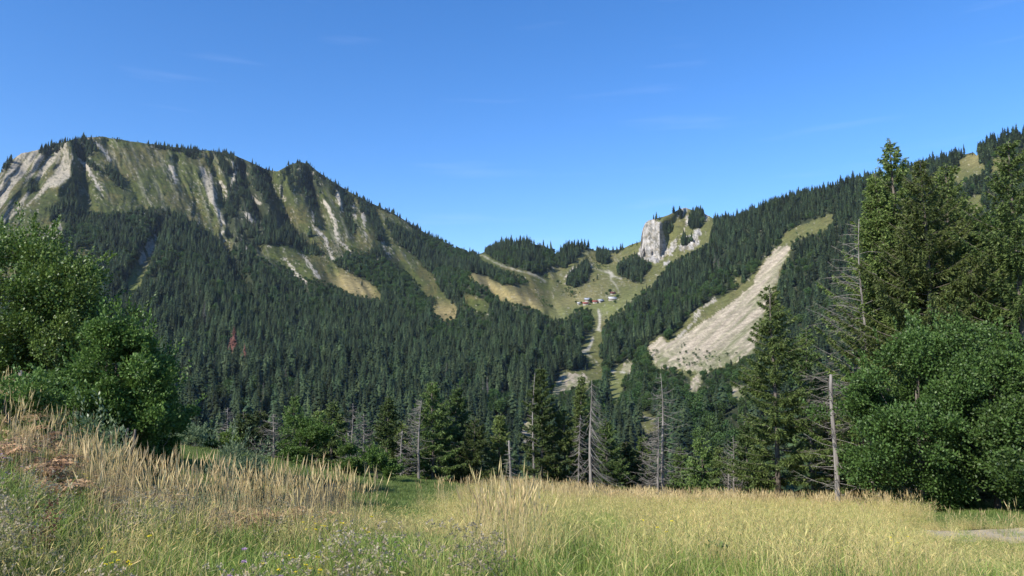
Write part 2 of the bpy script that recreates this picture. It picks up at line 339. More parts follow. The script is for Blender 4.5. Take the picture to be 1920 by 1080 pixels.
chutes = [([(165, 262), (185, 270), (198, 288), (212, 308)], 8, 4), ([(150, 296), (168, 320), (180, 345), (196, 362)], 9, 3), ([(398, 375), (407, 395), (414, 410), (424, 425), (414, 440), (422, 465)], 7, 2),
 ([(437, 300), (442, 320), (434, 348)], 9, 4), ([(414, 340), (424, 362), (422, 385)], 6, 2), ([(472, 372), (488, 382)], 11, 8), ([(524, 350), (535, 378)], 6, 3), ([(608, 378), (618, 395), (629, 420), (630, 445), (650, 465), (662, 482)], 8, 4),
 ([(592, 430), (610, 445), (615, 465), (625, 488)], 6, 6), ([(633, 362), (640, 385), (642, 405)], 9, 3), ([(660, 385), (668, 412)], 8, 2), ([(680, 386), (683, 420), (687, 455)], 7, 2), ([(712, 440), (718, 460), (731, 480)], 4, 2),
 ([(460, 465), (475, 482), (488, 502)], 5, 3), ([(533, 484), (545, 500), (556, 515), (572, 528)], 4, 6), ([(565, 472), (578, 495), (598, 520)], 4, 6), ([(462, 400), (480, 422)], 9, 4), ([(1077, 500), (1062, 520), (1060, 532)], 5, 3),
 ([(560, 315), (563, 330)], 6, 3), ([(587, 320), (588, 332)], 5, 2), ([(1280, 440), (1262, 470)], 0, 0), ([(1293, 415), (1285, 430), (1272, 446)], 2, 2), ([(1263, 460), (1258, 472)], 2, 1),
 ([(585, 400), (590, 425), (600, 440)], 4, 2), ([(640, 480), (652, 500), (664, 512)], 4, 2), ([(1305, 590), (1320, 575), (1340, 562)], 6, 6), ([(1262, 645), (1290, 615), (1310, 590)], 5, 5), ([(330, 345), (318, 310), (332, 330)], 4, 4)]
SCREE = np.zeros_like(OPEN)
for a_ in chutes: SCREE |= line(*a_)
slide = poly([(1458, 463), (1483, 460), (1477, 480), (1464, 505), (1453, 540), (1447, 560), (1432, 585), (1425, 615), (1418, 650), (1405, 670), (1380, 680), (1345, 690), (1318, 702), (1302, 742), (1290, 738), (1300, 710), (1310, 696), (1262, 692), (1232, 692), (1218, 672), (1215, 648), (1243, 630), (1250, 645), (1285, 628), (1320, 602), (1340, 590), (1375, 565), (1410, 535), (1422, 510), (1434, 490), (1450, 472)])
slide |= poly([(1034, 740), (1044, 714), (1056, 700), (1097, 699), (1104, 716), (1090, 728), (1058, 738)]) | (poly([(1168, 682), (1192, 679), (1186, 697), (1166, 697)])) | poly([(974, 802), (986, 789), (1000, 791), (1001, 818), (990, 842), (978, 845), (982, 825), (978, 812)])
slide |= poly([(1355, 728), (1395, 722), (1400, 745), (1385, 760), (1370, 745)]) | poly([(330, 672), (345, 678), (375, 686), (360, 690), (335, 684)])
ROAD = np.zeros_like(OPEN)
for a_ in [([(1100, 495), (1115, 503), (1132, 509), (1147, 513), (1145, 524), (1155, 534), (1160, 547)], 4), ([(1147, 516), (1167, 524)], 4), ([(1140, 508), (1150, 511)], 4), ([(1152, 552), (1157, 562)], 3), ([(1167, 557), (1160, 545)], 2),
           ([(892, 476), (907, 480), (925, 491), (950, 501), (970, 507), (992, 512), (1007, 518), (1025, 528)], 4), ([(1095, 475), (1117, 472)], 3), ([(1097, 492), (1125, 496)], 3), ([(1122, 580), (1125, 605), (1121, 618)], 6),
           ([(1107, 617), (1125, 620), (1138, 624)], 3), ([(1112, 632), (1109, 645), (1102, 655), (1090, 660)], 6, 5), ([(1100, 657), (1122, 659)], 2), ([(1095, 660), (1112, 672), (1126, 688)], 4, 3), ([(1142, 696), (1160, 697), (1182, 700)], 5),
           ([(1160, 706), (1152, 722), (1143, 738)], 2), ([(1195, 706), (1205, 714), (1225, 725), (1242, 731), (1258, 731)], 5, 3), ([(1185, 768), (1200, 780), (1228, 787)], 4), ([(955, 773), (972, 780)], 6), ([(1262, 487), (1256, 490)], 3), ([(1480, 452), (1510, 448)], 2),
           ([(905, 520), (925, 535)], 2), ([(1020, 610), (1060, 590), (1100, 575)], 2), ([(1095, 689), (1108, 692)], 3)]: ROAD |= line(*a_)
TAN = np.zeros_like(OPEN)
for p_ in [[(868, 505), (905, 515), (960, 545), (1010, 565), (1030, 580), (990, 582), (930, 560), (890, 530)], [(806, 570), (865, 575), (870, 605), (810, 600)], [(640, 510), (680, 525), (722, 562), (660, 560), (620, 530)],
           [(1035, 575), (1060, 560), (1110, 540), (1120, 560), (1080, 570), (1040, 590)], [(1810, 285), (1845, 285), (1840, 305), (1815, 310)]]: TAN |= poly(p_)
GREEN = poly([(1015, 585), (1060, 575), (1110, 570), (1160, 562), (1240, 520), (1200, 560), (1150, 600), (1120, 590), (1060, 602)]) | poly([(1140, 700), (1190, 700), (1160, 770), (1135, 745)]) | poly([(240, 510), (275, 500), (250, 560), (230, 555)])
OPENB, ROCKB, SCREEB, ROADB, TANB, GREENB, SLIDEB = [blur(a, k) for a, k in ((OPEN, 2), (ROCK, 1), (SCREE, 1), (ROAD, 1), (TAN, 5), (GREEN, 4), (slide, 1))]

ridge_ = np.array([(-700, 560), (-400, 440), (-150, 372), (-40, 345), (0, 325), (12, 306), (40, 288), (75, 280), (95, 272), (125, 264), (160, 258), (190, 256), (240, 264), (270, 268), (330, 276), (372, 281), (400, 283), (440, 291), (475, 306), (500, 318), (520, 321), (545, 308), (562, 303), (580, 308), (600, 325), (625, 342), (660, 362), (690, 378), (720, 392), (745, 404), (770, 420), (800, 438), (835, 456), (860, 468), (892, 478),
  (905, 474), (925, 464), (950, 458), (985, 456), (1020, 460), (1036, 474), (1045, 476), (1060, 464), (1080, 460), (1100, 464), (1115, 469), (1145, 469), (1165, 467), (1185, 458), (1201, 453), (1204, 432), (1209, 419), (1216, 413), (1228, 410), (1245, 406), (1262, 399), (1272, 393), (1285, 389), (1300, 394), (1320, 400), (1338, 410), (1350, 414), (1400, 404), (1450, 382), (1500, 366), (1550, 356), (1600, 343), (1660, 332), (1720, 314), (1780, 298), (1825, 285), (1832, 292), (1838, 280), (1860, 270), (1920, 254), (2100, 215), (2400, 150), (2700, 120)], float)
OPENE = (blur(OPEN, 1) > .85) & (_gy > np.interp(_gx, ridge_[:, 0], ridge_[:, 1]) + 4)

# ------------------------------------------------------------------ mountains: distances of the slopes
ridge = ridge_
ctl = np.array([(-600, 500, 1500), (-300, 410, 1500), (0, 320, 1600), (190, 255, 1750), (420, 282, 1800), (565, 305, 1760), (680, 375, 1760), (800, 435, 1760), (892, 475, 1700),
 (-400, 560, 1150), (0, 430, 1330), (200, 400, 1420), (420, 440, 1420), (560, 420, 1520), (700, 460, 1480), (820, 510, 1430),
 (-400, 680, 760), (0, 550, 980), (200, 530, 1060), (400, 540, 1090), (600, 540, 1220), (720, 560, 1180), (860, 600, 1060), (1010, 600, 1000), (890, 520, 1250), (1020, 582, 1060),
 (0, 680, 620), (200, 680, 650), (400, 650, 770), (600, 650, 820), (800, 660, 800), (950, 660, 780), (1060, 650, 840),
 (0, 800, 400), (200, 800, 400), (400, 790, 420), (600, 780, 450), (800, 770, 500), (950, 760, 540),
 (-400, 940, 290), (0, 940, 290), (400, 940, 290), (700, 940, 290), (1000, 940, 290), (1300, 940, 290), (1700, 940, 290), (2200, 940, 290),
 (905, 485, 1600), (970, 456, 1500), (1080, 462, 1520), (950, 500, 1400), (1050, 520, 1350), (1145, 469, 1600), (1140, 510, 1400), (1145, 560, 1160), (1060, 570, 1130), (1120, 610, 1000), (1110, 650, 880), (1100, 690, 770), (1150, 720, 690), (1080, 725, 670), (1150, 800, 480),
 (1203, 455, 1480), (1215, 488, 1400), (1230, 412, 1430), (1260, 460, 1400), (1290, 390, 1500), (1340, 408, 1440), (1270, 482, 1350),
 (1400, 400, 1390), (1520, 360, 1330), (1650, 332, 1280), (1800, 292, 1230), (1920, 254, 1180), (2300, 170, 1100),
 (1240, 530, 1220), (1350, 460, 1220), (1480, 455, 1080), (1600, 430, 1030), (1800, 370, 1020), (1920, 360, 970), (2300, 350, 850),
 (1180, 600, 980), (1300, 560, 980), (1450, 560, 870), (1600, 540, 800), (1800, 520, 760), (1920, 520, 730), (2300, 520, 650),
 (1180, 680, 780), (1240, 650, 800), (1350, 650, 720), (1450, 660, 640), (1600, 660, 560), (1900, 660, 490), (2300, 660, 420),
 (1200, 760, 560), (1300, 740, 560), (1400, 760, 460), (1550, 790, 380), (1900, 790, 340), (1000, 840, 400), (1200, 840, 400), (1350, 840, 370)], float)
def _tps(r): return np.where(r > 0, r * r * np.log(r + 1e-9), 0)
_cx = ctl[:, :2] / 1000; _K = _tps(np.hypot(_cx[:, None, 0] - _cx[None, :, 0], _cx[:, None, 1] - _cx[None, :, 1])) + np.eye(len(ctl)) * 2e-4
_Pm = np.c_[np.ones(len(ctl)), _cx]; _A = np.block([[_K, _Pm], [_Pm.T, np.zeros((3, 3))]])
_wt = np.linalg.solve(_A, np.r_[np.log(ctl[:, 2]), 0, 0, 0])
def depth0(px, py):
    x = np.asarray(px, float) / 1000; y = np.asarray(py, float) / 1000; s = _wt[-3] + _wt[-2] * x + _wt[-1] * y
    for i in range(len(ctl)): s = s + _wt[i] * _tps(np.hypot(x - _cx[i, 0], y - _cx[i, 1]))
    return np.exp(s)
ravines = [([(306, 425), (275, 480), (240, 540), (215, 590)], 16, .045), ([(500, 320), (512, 360), (540, 420), (575, 470)], 13, .05), ([(575, 325), (592, 380), (612, 420)], 11, .035), ([(395, 300), (412, 345), (428, 400), (432, 440)], 7, .022), ([(640, 350), (650, 400), (668, 450)], 7, .018), ([(200, 270), (225, 320), (270, 390)], 9, .012), ([(330, 300), (345, 350), (385, 410)], 9, .012),
 ([(452, 310), (465, 360), (490, 410)], 11, .042), ([(560, 440), (540, 400), (530, 360)], 10, .02), ([(700, 395), (710, 430), (730, 470), (780, 530)], 12, .015), ([(150, 290), (152, 340), (165, 390), (150, 420)], 13, .03), ([(126, 262), (138, 292), (136, 330), (110, 350)], 14, -.03), ([(28, 300), (60, 330), (66, 360)], 12, .012), ([(92, 295), (80, 320), (70, 350)], 9, .012),
 ([(440, 520), (470, 600), (520, 690), (540, 760)], 24, .035), ([(330, 520), (350, 600), (390, 700), (400, 780)], 26, .03), ([(620, 570), (660, 640), (690, 720)], 24, .03), ([(760, 610), (800, 650), (840, 690), (860, 740)], 22, .03),
 ([(420, 460), (440, 520), (480, 560)], 16, .025), ([(900, 620), (940, 680), (960, 740)], 22, .025), ([(888, 512), (930, 535), (975, 550), (1020, 580)], 10, -.02), ([(1010, 470), (1042, 480), (1050, 500)], 12, .02), ([(1060, 660), (1010, 740), (960, 800)], 26, .03),
 ([(1250, 410), (1256, 440), (1250, 475)], 8, .004), ([(1520, 470), (1500, 560), (1450, 640)], 30, .02), ([(1420, 440), (1340, 540), (1250, 620)], 26, -.02), ([(1700, 420), (1640, 520), (1560, 640)], 40, .03)]
def depth(px, py):
    px = np.asarray(px, float); py = np.asarray(py, float)
    d = np.log(depth0(px, py))
    # ribs and gullies down the open face of the left mountain
    k = np.interp(px, [-100, 90, 160, 300, 450, 650, 800], [-.75, -.7, .45, .42, .3, .35, .6])
    s = px - k * (py - 290)
    wob = 60 * (fbm(px / 80, py / 60, 3) - .5)
    top = smooth(900, 760, px) * smooth(560, 430, py)
    g = fbm((s + wob) / 40, py / 130 + 3, 4)
    rg = 1 - 2 * np.abs(g - .5)
    amp = .35 + 2.3 * smooth(.42, .62, fbm(px / 70 + 4, py / 70, 2)) * smooth(330, 420, px) + .5 * smooth(220, 120, px)
    d = d + top * (.022 * amp * (rg - .7) + .007 * (1 - 2 * np.abs(fbm((s + wob) / 11, py / 40, 3) - .5)) + .0035 * (1 - 2 * np.abs(fbm((s + wob * .5) / 4, py / 16, 3) - .5)) + .012 * (fbm(px / 40, py / 30 + 9, 4) - .5))
    # broad relief under the forests
    lf = (1 - top) * smooth(1200, 950, px) * smooth(940, 880, py)
    g2 = 1 - 2 * np.abs(fbm((px - .55 * (py - 300)) / 75, py / 300 + 7, 4) - .5)
    d = d + lf * .085 * (g2 - .7)
    rf = smooth(1120, 1260, px) * smooth(940, 880, py)
    g3 = 1 - 2 * np.abs(fbm((px + .75 * (py - 300)) / 80, py / 300 + 11, 4) - .5)
    sl = look(SLIDEB, px, py)
    d = d + rf * (1 - .97 * sl) * .05 * (g3 - .7)
    d = d + sl * (.010 * (fbm((px + 1.15 * (py - 300)) / 16, py / 160, 3) - .5) + .003 * (fbm((px + 1.15 * (py - 300)) / 4.5, py / 60, 3) - .5))
    cl = look(ROCKB, px, py) * smooth(1180, 1200, px) * smooth(1350, 1320, px)
    d = d + cl * .055 * (fbm(px / 7, py / 14, 4) - .5)
    rk = look(ROCKB, px, py) * smooth(420, 300, px)
    d = d + rk * .008 * (fbm((px + .7 * (py - 300)) / 9, py / 50, 4) - .5)
    for pts, wd, am in ravines:
        pts = np.array(pts, float); best = np.full(px.shape, 1e9)
        for i in range(len(pts) - 1):
            a, b = pts[i], pts[i + 1]; dd = b - a; t = np.clip(((px - a[0]) * dd[0] + (py - a[1]) * dd[1]) / (dd @ dd), 0, 1)
            best = np.minimum(best, np.hypot(px - a[0] - t * dd[0], py - a[1] - t * dd[1]))
        d = d + am * np.exp(-(best / wd) ** 2)
    return np.exp(d + .004 * (fbm(px / 25, py / 18, 3) - .5))
cols = np.r_[np.arange(-600, -40, 5.), np.arange(-40, 1960, 2.1), np.arange(1960, 2560, 6.)]; NR = 330
tt = np.linspace(0, 1, NR) ** .92                      # 0 at the ridge
rpy = np.interp(cols, ridge[:, 0], ridge[:, 1]) + 1.6 * (fbm(cols / 9, cols * 0, 3) - .5)
PY = rpy[:, None] + (940 - rpy[:, None]) * tt[None]; PX = np.repeat(cols[:, None], NR, 1)
D = depth(PX, PY)
for j in range(1, NR):                                 # the ground always rises away from us
    D[:, j] = np.minimum(D[:, j], D[:, j - 1] * (1 - .00012))
W = P(PX, PY, D)
# the far side behind the skyline
R0 = W[:, 0]; rad = np.hypot(R0[:, 0], R0[:, 1])[:, None]
back = []
for dr, dz in ((2500, -900), (900, -420), (300, -130), (90, -28), (25, -3)):
    q = R0.copy(); q[:, :2] *= (rad + dr) / rad; q[:, 2] += dz; back.append(q)
G = np.concatenate([np.stack(back, 1), W], 1)
nb = len(back); nc, nr = G.shape[:2]
ii = np.arange(nc * nr).reshape(nc, nr)
quads = np.stack([ii[:-1, :-1], ii[:-1, 1:], ii[1:, 1:], ii[1:, :-1]], -1).reshape(-1, 4)
# cover colours
def cover(px, py):
    wx = px + 7 * (fbm(px / 5.5, py / 5.5, 3) - .5); wy = py + 7 * (fbm(px / 5.5 + 50, py / 5.5, 3) - .5)
    n3 = fbm(px / 2.3, py / 2.3 + 8, 3) - .5; n1 = fbm(px / 30, py / 22, 4); n2 = fbm(px / 6, py / 6, 3)
    k = np.interp(px, [-100, 90, 160, 300, 450, 650, 800, 1200, 1300], [-.75, -.7, .45, .42, .3, .35, .6, .6, -1])
    st = fbm((px - k * (py - 290)) / 6.5, py / 60, 4)
    def mix(a, b, t): return a * (1 - t[..., None]) + b * t[..., None]
    c = np.ones(px.shape + (3,)) * np.array([.066, .077, .022])
    c = mix(c, np.array([.095, .084, .032]), smooth(.45, .62, n1) * .8)
    c = mix(c, np.array([.052, .062, .022]), smooth(.54, .64, n2) * .75)
    c = mix(c, np.array([.30, .235, .105]), look(TANB, wx, wy) * .9)
    c = mix(c, np.array([.155, .185, .055]), look(GREENB, wx, wy) * .7)
    # centre basin and right hand pastures are drier and paler
    c = mix(c, np.array([.175, .168, .066]), (smooth(1000, 1060, px) * .45))
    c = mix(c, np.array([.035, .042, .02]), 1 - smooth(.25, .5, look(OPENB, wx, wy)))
    rb = look(ROCKB, wx, wy) + .7 * n3
    c = mix(c, np.array([.28, .245, .185]), smooth(.35, .55, rb) * np.clip(smooth(.36, .50, st) + (px > 1150) * 1.0, 0, 1))
    c = mix(c, np.array([.37, .345, .31]) , smooth(.35, .55, rb) * (px > 1190) * smooth(.3, .45, n2))
    crk = smooth(.56, .66, 1 - 2 * np.abs(fbm(px / 9, py / 14 + 3, 4) - .5)) * 0 + smooth(.94, .99, 1 - 2 * np.abs(fbm(px / 8, py / 12 + 3, 4) - .5))
    c = mix(c, np.array([.12, .115, .09]), smooth(.35, .55, rb) * (px > 1190) * np.clip(crk + smooth(.55, .62, fbm(px / 4, py / 5, 3)) * .6, 0, .85))
    far_st = smooth(.60, .70, st) * smooth(560, 480, py) * smooth(820, 760, px) * look(OPENB, wx, wy)
    c = mix(c, np.array([.30, .28, .22]), far_st * .22)
    pits = smooth(.62, .70, fbm(px / 2.6, py / 2.0 + 20, 3)) * smooth(900, 800, px) * smooth(520, 470, py)
    c = mix(c, np.array([.035, .045, .018]), pits * .7)
    chips = smooth(.66, .74, fbm(px / 2.2 + 9, py / 1.8, 3)) * smooth(.45, .6, fbm(px / 26 + 3, py / 40, 3)) * smooth(900, 800, px) * smooth(520, 470, py)
    c = mix(c, np.array([.30, .27, .21]), chips * .7)
    sc = look(SCREEB, px + .4 * (wx - px), py + .4 * (wy - py))
    c = mix(c, np.array([.34, .30, .235]), smooth(.25, .45, sc + 1.1 * n3))
    sl = look(SLIDEB, wx, wy) + .6 * n3
    sc2 = np.array([.375, .312, .225]) * (1 + .5 * (fbm((px + 1.1 * (py - 300)) / 4, py / 50, 4) - .5))[..., None]
    veg = smooth(.40, .54, fbm((px + 1.05 * (py - 300)) / 8, py / 60 + 5, 4)) * smooth(-30, 20, px - 1462 + .55 * (py - 470)) * .7 + smooth(.42, .54, n2) * smooth(645, 680, py) * .7 + .4 * smooth(.56, .64, fbm((px + 1.1 * (py - 300)) / 5, py / 40 + 9, 3))
    sc2 = mix(sc2, np.array([.17, .17, .085]), np.clip(veg, 0, 1))
    c = mix(c, sc2 * (1 + .5 * n3[..., None]), smooth(.4, .55, sl))
    c = mix(c, np.array([.40, .365, .29]), smooth(.25, .6, look(ROADB, px, py)) * .85)
    dots = smooth(.72, .8, vnoise(px / 2.5, py / 2)) * (px > 1000) * (px < 1350) * (py > 430) * (py < 600) * smooth(.5, .6, n1)
    c = mix(c, np.array([.36, .34, .28]), dots * .25)
    return np.clip(c, 0, 1)
CC = cover(PX, PY); CC = np.concatenate([np.repeat(CC[:, :1], nb, 1), CC], 1)
def set_cover(me, c):
    a = me.color_attributes.new('cover', 'FLOAT_COLOR', 'POINT')
    a.data.foreach_set('color', np.c_[c.reshape(-1, 3), np.ones(c.size // 3)].astype(np.float32).ravel())
M_terr = terrain_mat("mountain_cover", .12, .6, .5, 1.5)
me = mesh_np("mountain_terrain", G.reshape(-1, 3), quads, [M_terr], None, True); set_cover(me, CC)
tag(obj("mountain_terrain", me), "steep green mountain slopes with rocky gullies round the valley", kind='structure')

# ------------------------------------------------------------------ the near meadow
Rk = np.array([0, 3, 5, 8, 12, 16, 22, 30, 42, 50, 60, 80, 100, 150, 320.])
Zt = {
 -500: [0, .1, .2, .5, 1.0, 1.4, 1.9, 2.3, 2.5, 2.4, 1, -4, -12, -30, -54],
 0:    [0, 0, -.05, .1, .28, .45, .7, .8, .4, -.3, -3, -12, -22, -40, -54],
 200:  [0, 0, -.15, -.2, -.4, -.55, -.8, -1.3, -2.0, -2.8, -6, -15, -25, -42, -54],
 400:  [0, 0, -.15, -.35, -.6, -1.75, -2.0, -2.2, -2.6, -3.1, -7, -17, -27, -43, -54],
 600:  [0, 0, -.15, -.4, -.8, -1.9, -2.35, -3.0, -3.9, -4.5, -8, -18, -28, -44, -54],
 760:  [0, 0, -.15, -.42, -.9, -1.7, -2.5, -3.5, -4.6, -5.3, -9, -19, -28, -44, -54],
 940:  [0, 0, -.15, -.45, -1.0, -1.7, -2.6, -3.8, -5.3, -6.2, -10, -19, -28, -44, -54],
 1200: [0, 0, -.2, -.58, -1.15, -1.85, -2.8, -4.1, -5.9, -7, -11, -20, -29, -45, -54],
 1560: [0, 0, -.2, -.55, -1.1, -1.75, -2.65, -3.9, -5.7, -6.8, -10, -18, -26, -43, -54],
 1750: [0, 0, -.2, -.55, -1.15, -1.85, -2.7, -3.6, -4.9, -6.2, -9, -17, -25, -42, -54],
 1920: [0, 0, -.2, -.55, -1.15, -1.8, -2.6, -3.3, -4.6, -6, -9, -16, -24, -42, -54],
 2400: [0, 0, -.2, -.5, -.9, -1.3, -1.8, -2.4, -3.4, -5, -8, -15, -22, -40, -54]}
_zk = np.array(sorted(Zt)); _za = np.arctan((_zk - 960) / F); _zv = np.array([Zt[k] for k in _zk])
_agrid = np.linspace(-math.pi, math.pi, 361); _rgrid = np.exp(np.linspace(math.log(1), math.log(321), 160)) - 1
_tab = np.zeros((len(_agrid), len(_rgrid)))
for i_, a_ in enumerate(_agrid):
    cl_ = np.clip(a_, _za[0], _za[-1]); f_ = np.array([np.interp(cl_, _za, _zv[:, k]) for k in range(len(Rk))])
    off = max(0, abs(a_ - cl_) - .1); f_ = f_ * max(0., 1 - off / 1.2) if off > 0 else f_
    _tab[i_] = np.interp(_rgrid, Rk, f_)
for _ in range(3):
    _tab[:, 1:-1] = (_tab[:, :-2] + 2 * _tab[:, 1:-1] + _tab[:, 2:]) / 4
for _ in range(6):
    _tab[1:-1] = (_tab[:-2] + 2 * _tab[1:-1] + _tab[2:]) / 4
def zground(x, y):
    x = np.asarray(x, float); y = np.asarray(y, float)
    r = np.minimum(np.hypot(x, y), 318); a = np.arctan2(x, y)
    fa = (a + math.pi) / (2 * math.pi) * 360; fr = np.log(r + 1) / math.log(321) * 159
    i = np.clip(fa.astype(int), 0, 359); j = np.clip(fr.astype(int), 0, 158); u = fa - i; v = fr - j
    z = _tab[i, j] * (1 - u) * (1 - v) + _tab[i + 1, j] * u * (1 - v) + _tab[i, j + 1] * (1 - u) * v + _tab[i + 1, j + 1] * u * v
    return z + .10 * (fbm(x / 1.3, y / 1.3, 3) - .5) * np.minimum(1, r / 5)
def G3(px, r, dz=0.):
    """point on the near ground in the direction of photograph column px"""
    a = np.arctan((np.asarray(px, float) - 960) / F); x = r * np.sin(a); y = r * np.cos(a)
    return np.stack([x, y, zground(x, y) + dz], -1)
def lawn_w(px, r):
    """1 on the mown green hollow, 0 in the tall meadow"""
    a = smooth(13.0, 16, r) * smooth(56, 50, r) * smooth(280, 330, px) * smooth(900, 780, px - (r - 30) * 6)
    b = smooth(27, 28.5, r) * smooth(44, 38, r) * smooth(1660, 1740, px)
    return np.maximum(a, b)
def track_w(px, r): return smooth(1660, 1750, px) * (np.abs(r - np.interp(px, [1690, 1740, 1820, 1920, 2300], [24, 24, 24.5, 25.5, 27])) < 2.0)
aa = np.concatenate([np.linspace(-math.pi, -.9, 60)[:-1], np.linspace(-.9, .9, 560), np.linspace(.9, math.pi, 60)[1:]])
rr = np.concatenate([[.02], np.exp(np.linspace(math.log(.8), math.log(310), 200))])
A2, R2 = np.meshgrid(aa, rr, indexing='ij'); X2 = R2 * np.sin(A2); Y2 = R2 * np.cos(A2); Z2 = zground(X2, Y2)
i2 = np.arange(A2.size).reshape(A2.shape); q2 = np.stack([i2[:-1, :-1], i2[1:, :-1], i2[1:, 1:], i2[:-1, 1:]], -1).reshape(-1, 4)
px2 = 960 + F * np.tan(np.clip(A2, -1.2, 1.2)); lw = lawn_w(px2, R2)
nz = fbm(X2 / 2.2, Y2 / 2.2, 4)
cm = np.array([.115, .105, .04])[None, None] * (.6 + .8 * nz[..., None])
cl3 = np.array([.085, .12, .032])[None, None] * (.75 + .5 * nz[..., None])
cc2 = cm * (1 - lw[..., None]) + cl3 * lw[..., None]
ff = smooth(52, 62, R2)[..., None]; cc2 = cc2 * (1 - ff) + np.array([.04, .05, .02]) * ff
M_mead = terrain_mat("meadow_soil", 3.0, .6, .4, .05)
me = mesh_np("meadow_ground", np.stack([X2, Y2, Z2], -1).reshape(-1, 3), q2, [M_mead], None, True); set_cover(me, cc2)
tag(obj("meadow_ground", me), "sloping meadow ground under the tall grass", kind='structure')
# gravel track on the right
tp = np.array([(2500, 28), (2200, 26.5), (2050, 26), (1920, 25.5), (1820, 24.5), (1740, 24), (1690, 24)], float)
ts = np.linspace(0, 1, 60); tpx = np.interp(ts * 6, range(7), tp[:, 0]); tr = np.interp(ts * 6, range(7), tp[:, 1])
rows_ = []
for k_, o_ in enumerate(np.linspace(-2.1, 2.1, 9)):
    g_ = G3(tpx, tr + o_ + .15 * (fbm(ts * 30, ts * 0 + k_ * .01, 2) - .5)); g_[:, 2] += .03 - .015 * abs(k_ - 4) / 4; rows_.append(g_)
gv = np.stack(rows_, 1); i3 = np.arange(gv.shape[0] * 9).reshape(-1, 9)
q3 = np.stack([i3[:-1, :-1], i3[1:, :-1], i3[1:, 1:], i3[:-1, 1:]], -1).reshape(-1, 4)
M_grav = plain_mat("track_gravel", (.52, .43, .29), (.33, .27, .18), 6, bump=.6)
tag(obj("gravel_track", mesh_np("gravel_track", gv.reshape(-1, 3), q3, [M_grav], None, True)), "pale gravel track at the right edge of the meadow", kind='structure')

# ------------------------------------------------------------------ tree makers
def spruce_mesh(name, h, wd, seed, wh=.44, mats=(M_bark, M_spruce), base=.06, droop=.25, lift=.25, twig=1.0, lean=.0, forked=0, thick=None, nb=(4, 6), dead_low=.15, prof=.8):
    """returns trunk mesh and crown mesh of a spruce h metres tall and wd metres wide"""
    g = np.random.default_rng(seed); T = MB(); C_ = MB()
    r0 = thick or h * .0125
    zz = np.linspace(0, h, 14); bx = lean * zz + .12 * np.sin(zz * .5 + seed) * (zz / h); by = .1 * np.cos(zz * .4 + seed) * (zz / h)
    T.tube(np.c_[bx, by, zz - .3 * (zz == 0)], r0 * (1 - zz / h) ** .8 + .012, 8)
    z = h * base
    stems = [(0., 0., 0., h)]
    for f in range(forked):
        a = g.uniform(0, 6.28); z0 = h * g.uniform(.55, .7); h1 = h * g.uniform(.80, .93); off = wd * g.uniform(.07, .12)
        t = np.linspace(0, 1, 6); T.tube(np.c_[np.interp(z0, zz, bx) + np.cos(a) * off * t ** .5, np.sin(a) * off * t ** .5, z0 + (h1 - z0) * t], r0 * .4 * (1 - t) + .012, 5)
        stems.append((np.cos(a) * off, np.sin(a) * off, z0, h1))
    for sx, sy, zb, zt in stems:
        z = max(h * base, zb)
        while z < zt - .12:
            q = z / zt
            env = wd / 2 * ((1 - q) ** prof) * min(1, .45 + q * 3.2) * (1 if zb == 0 else .55) + .12
            for b_ in range(g.integers(nb[0], nb[1] + 1)):
                a = g.uniform(0, 2 * math.pi); Lb = env * g.uniform(.55, 1.12)
                if g.random() < .07: Lb *= 1.25
                n = max(4, int(Lb / .25)); t = np.linspace(0, 1, n)
                zo = Lb * ((-droop * (1 - q) + .35 * q) * t + lift * t ** 2.2)
                da = g.uniform(-.25, .25)
                bxp = sx + np.interp(z, zz, bx) + np.cos(a + da * t) * Lb * t; byp = sy + np.interp(z, zz, by) + np.sin(a + da * t) * Lb * t
                pts = np.c_[bxp, byp, z + zo]
                T.tube(pts, .006 + .016 * (Lb / 2.5) * (1 - t), 3)
                if q < dead_low and g.random() < .55: continue
                # twigs on both sides, hanging a little
                m = max(9, int(Lb * 36 * twig)); u = g.uniform(.12, 1, m) ** .85
                bp = np.stack([np.interp(u, t, pts[:, k]) for k in range(3)], 1)
                side = g.choice([-1, 1], m); out = np.array([np.cos(a), np.sin(a), 0]); lat = np.array([-np.sin(a), np.cos(a), 0])
                tl = (.14 + .42 * Lb * .35 * (1 - u)) * g.uniform(.6, 1.2, m)
                td = out[None] * .7 + lat[None] * side[:, None] * g.uniform(.3, 1.1, m)[:, None] + np.array([0, 0, 1]) * g.uniform(-.95, .05, m)[:, None]
                td /= np.linalg.norm(td, axis=1, keepdims=True)
                k = 5
                cs = (bp[:, None] + td[:, None] * tl[:, None, None] * (np.arange(k) / k)[None, :, None]).reshape(-1, 3)
                dd = np.repeat(td, k, 0) + g.normal(size=(m * k, 3)) * .3
                C_.leaves(cs, dd, np.repeat(tl, k) * .55 + .08, .036 + .028 * g.random(m * k), g)
            z += wh * g.uniform(.7, 1.2) * (1.0 - .35 * q)
        # leader
        tip = np.array([sx + np.interp(zt, zz, bx), sy, zt]); m = 40
        cs = tip + np.c_[g.normal(size=(m, 2)) * .03, -g.random(m) * .9]; C_.leaves(cs, np.c_[g.normal(size=(m, 2)) * .7, np.full(m, .7)], .16, .05, g)
    return T.mesh(name + "_trunk", [mats[0]], True), C_.mesh(name + "_crown", [mats[1]])
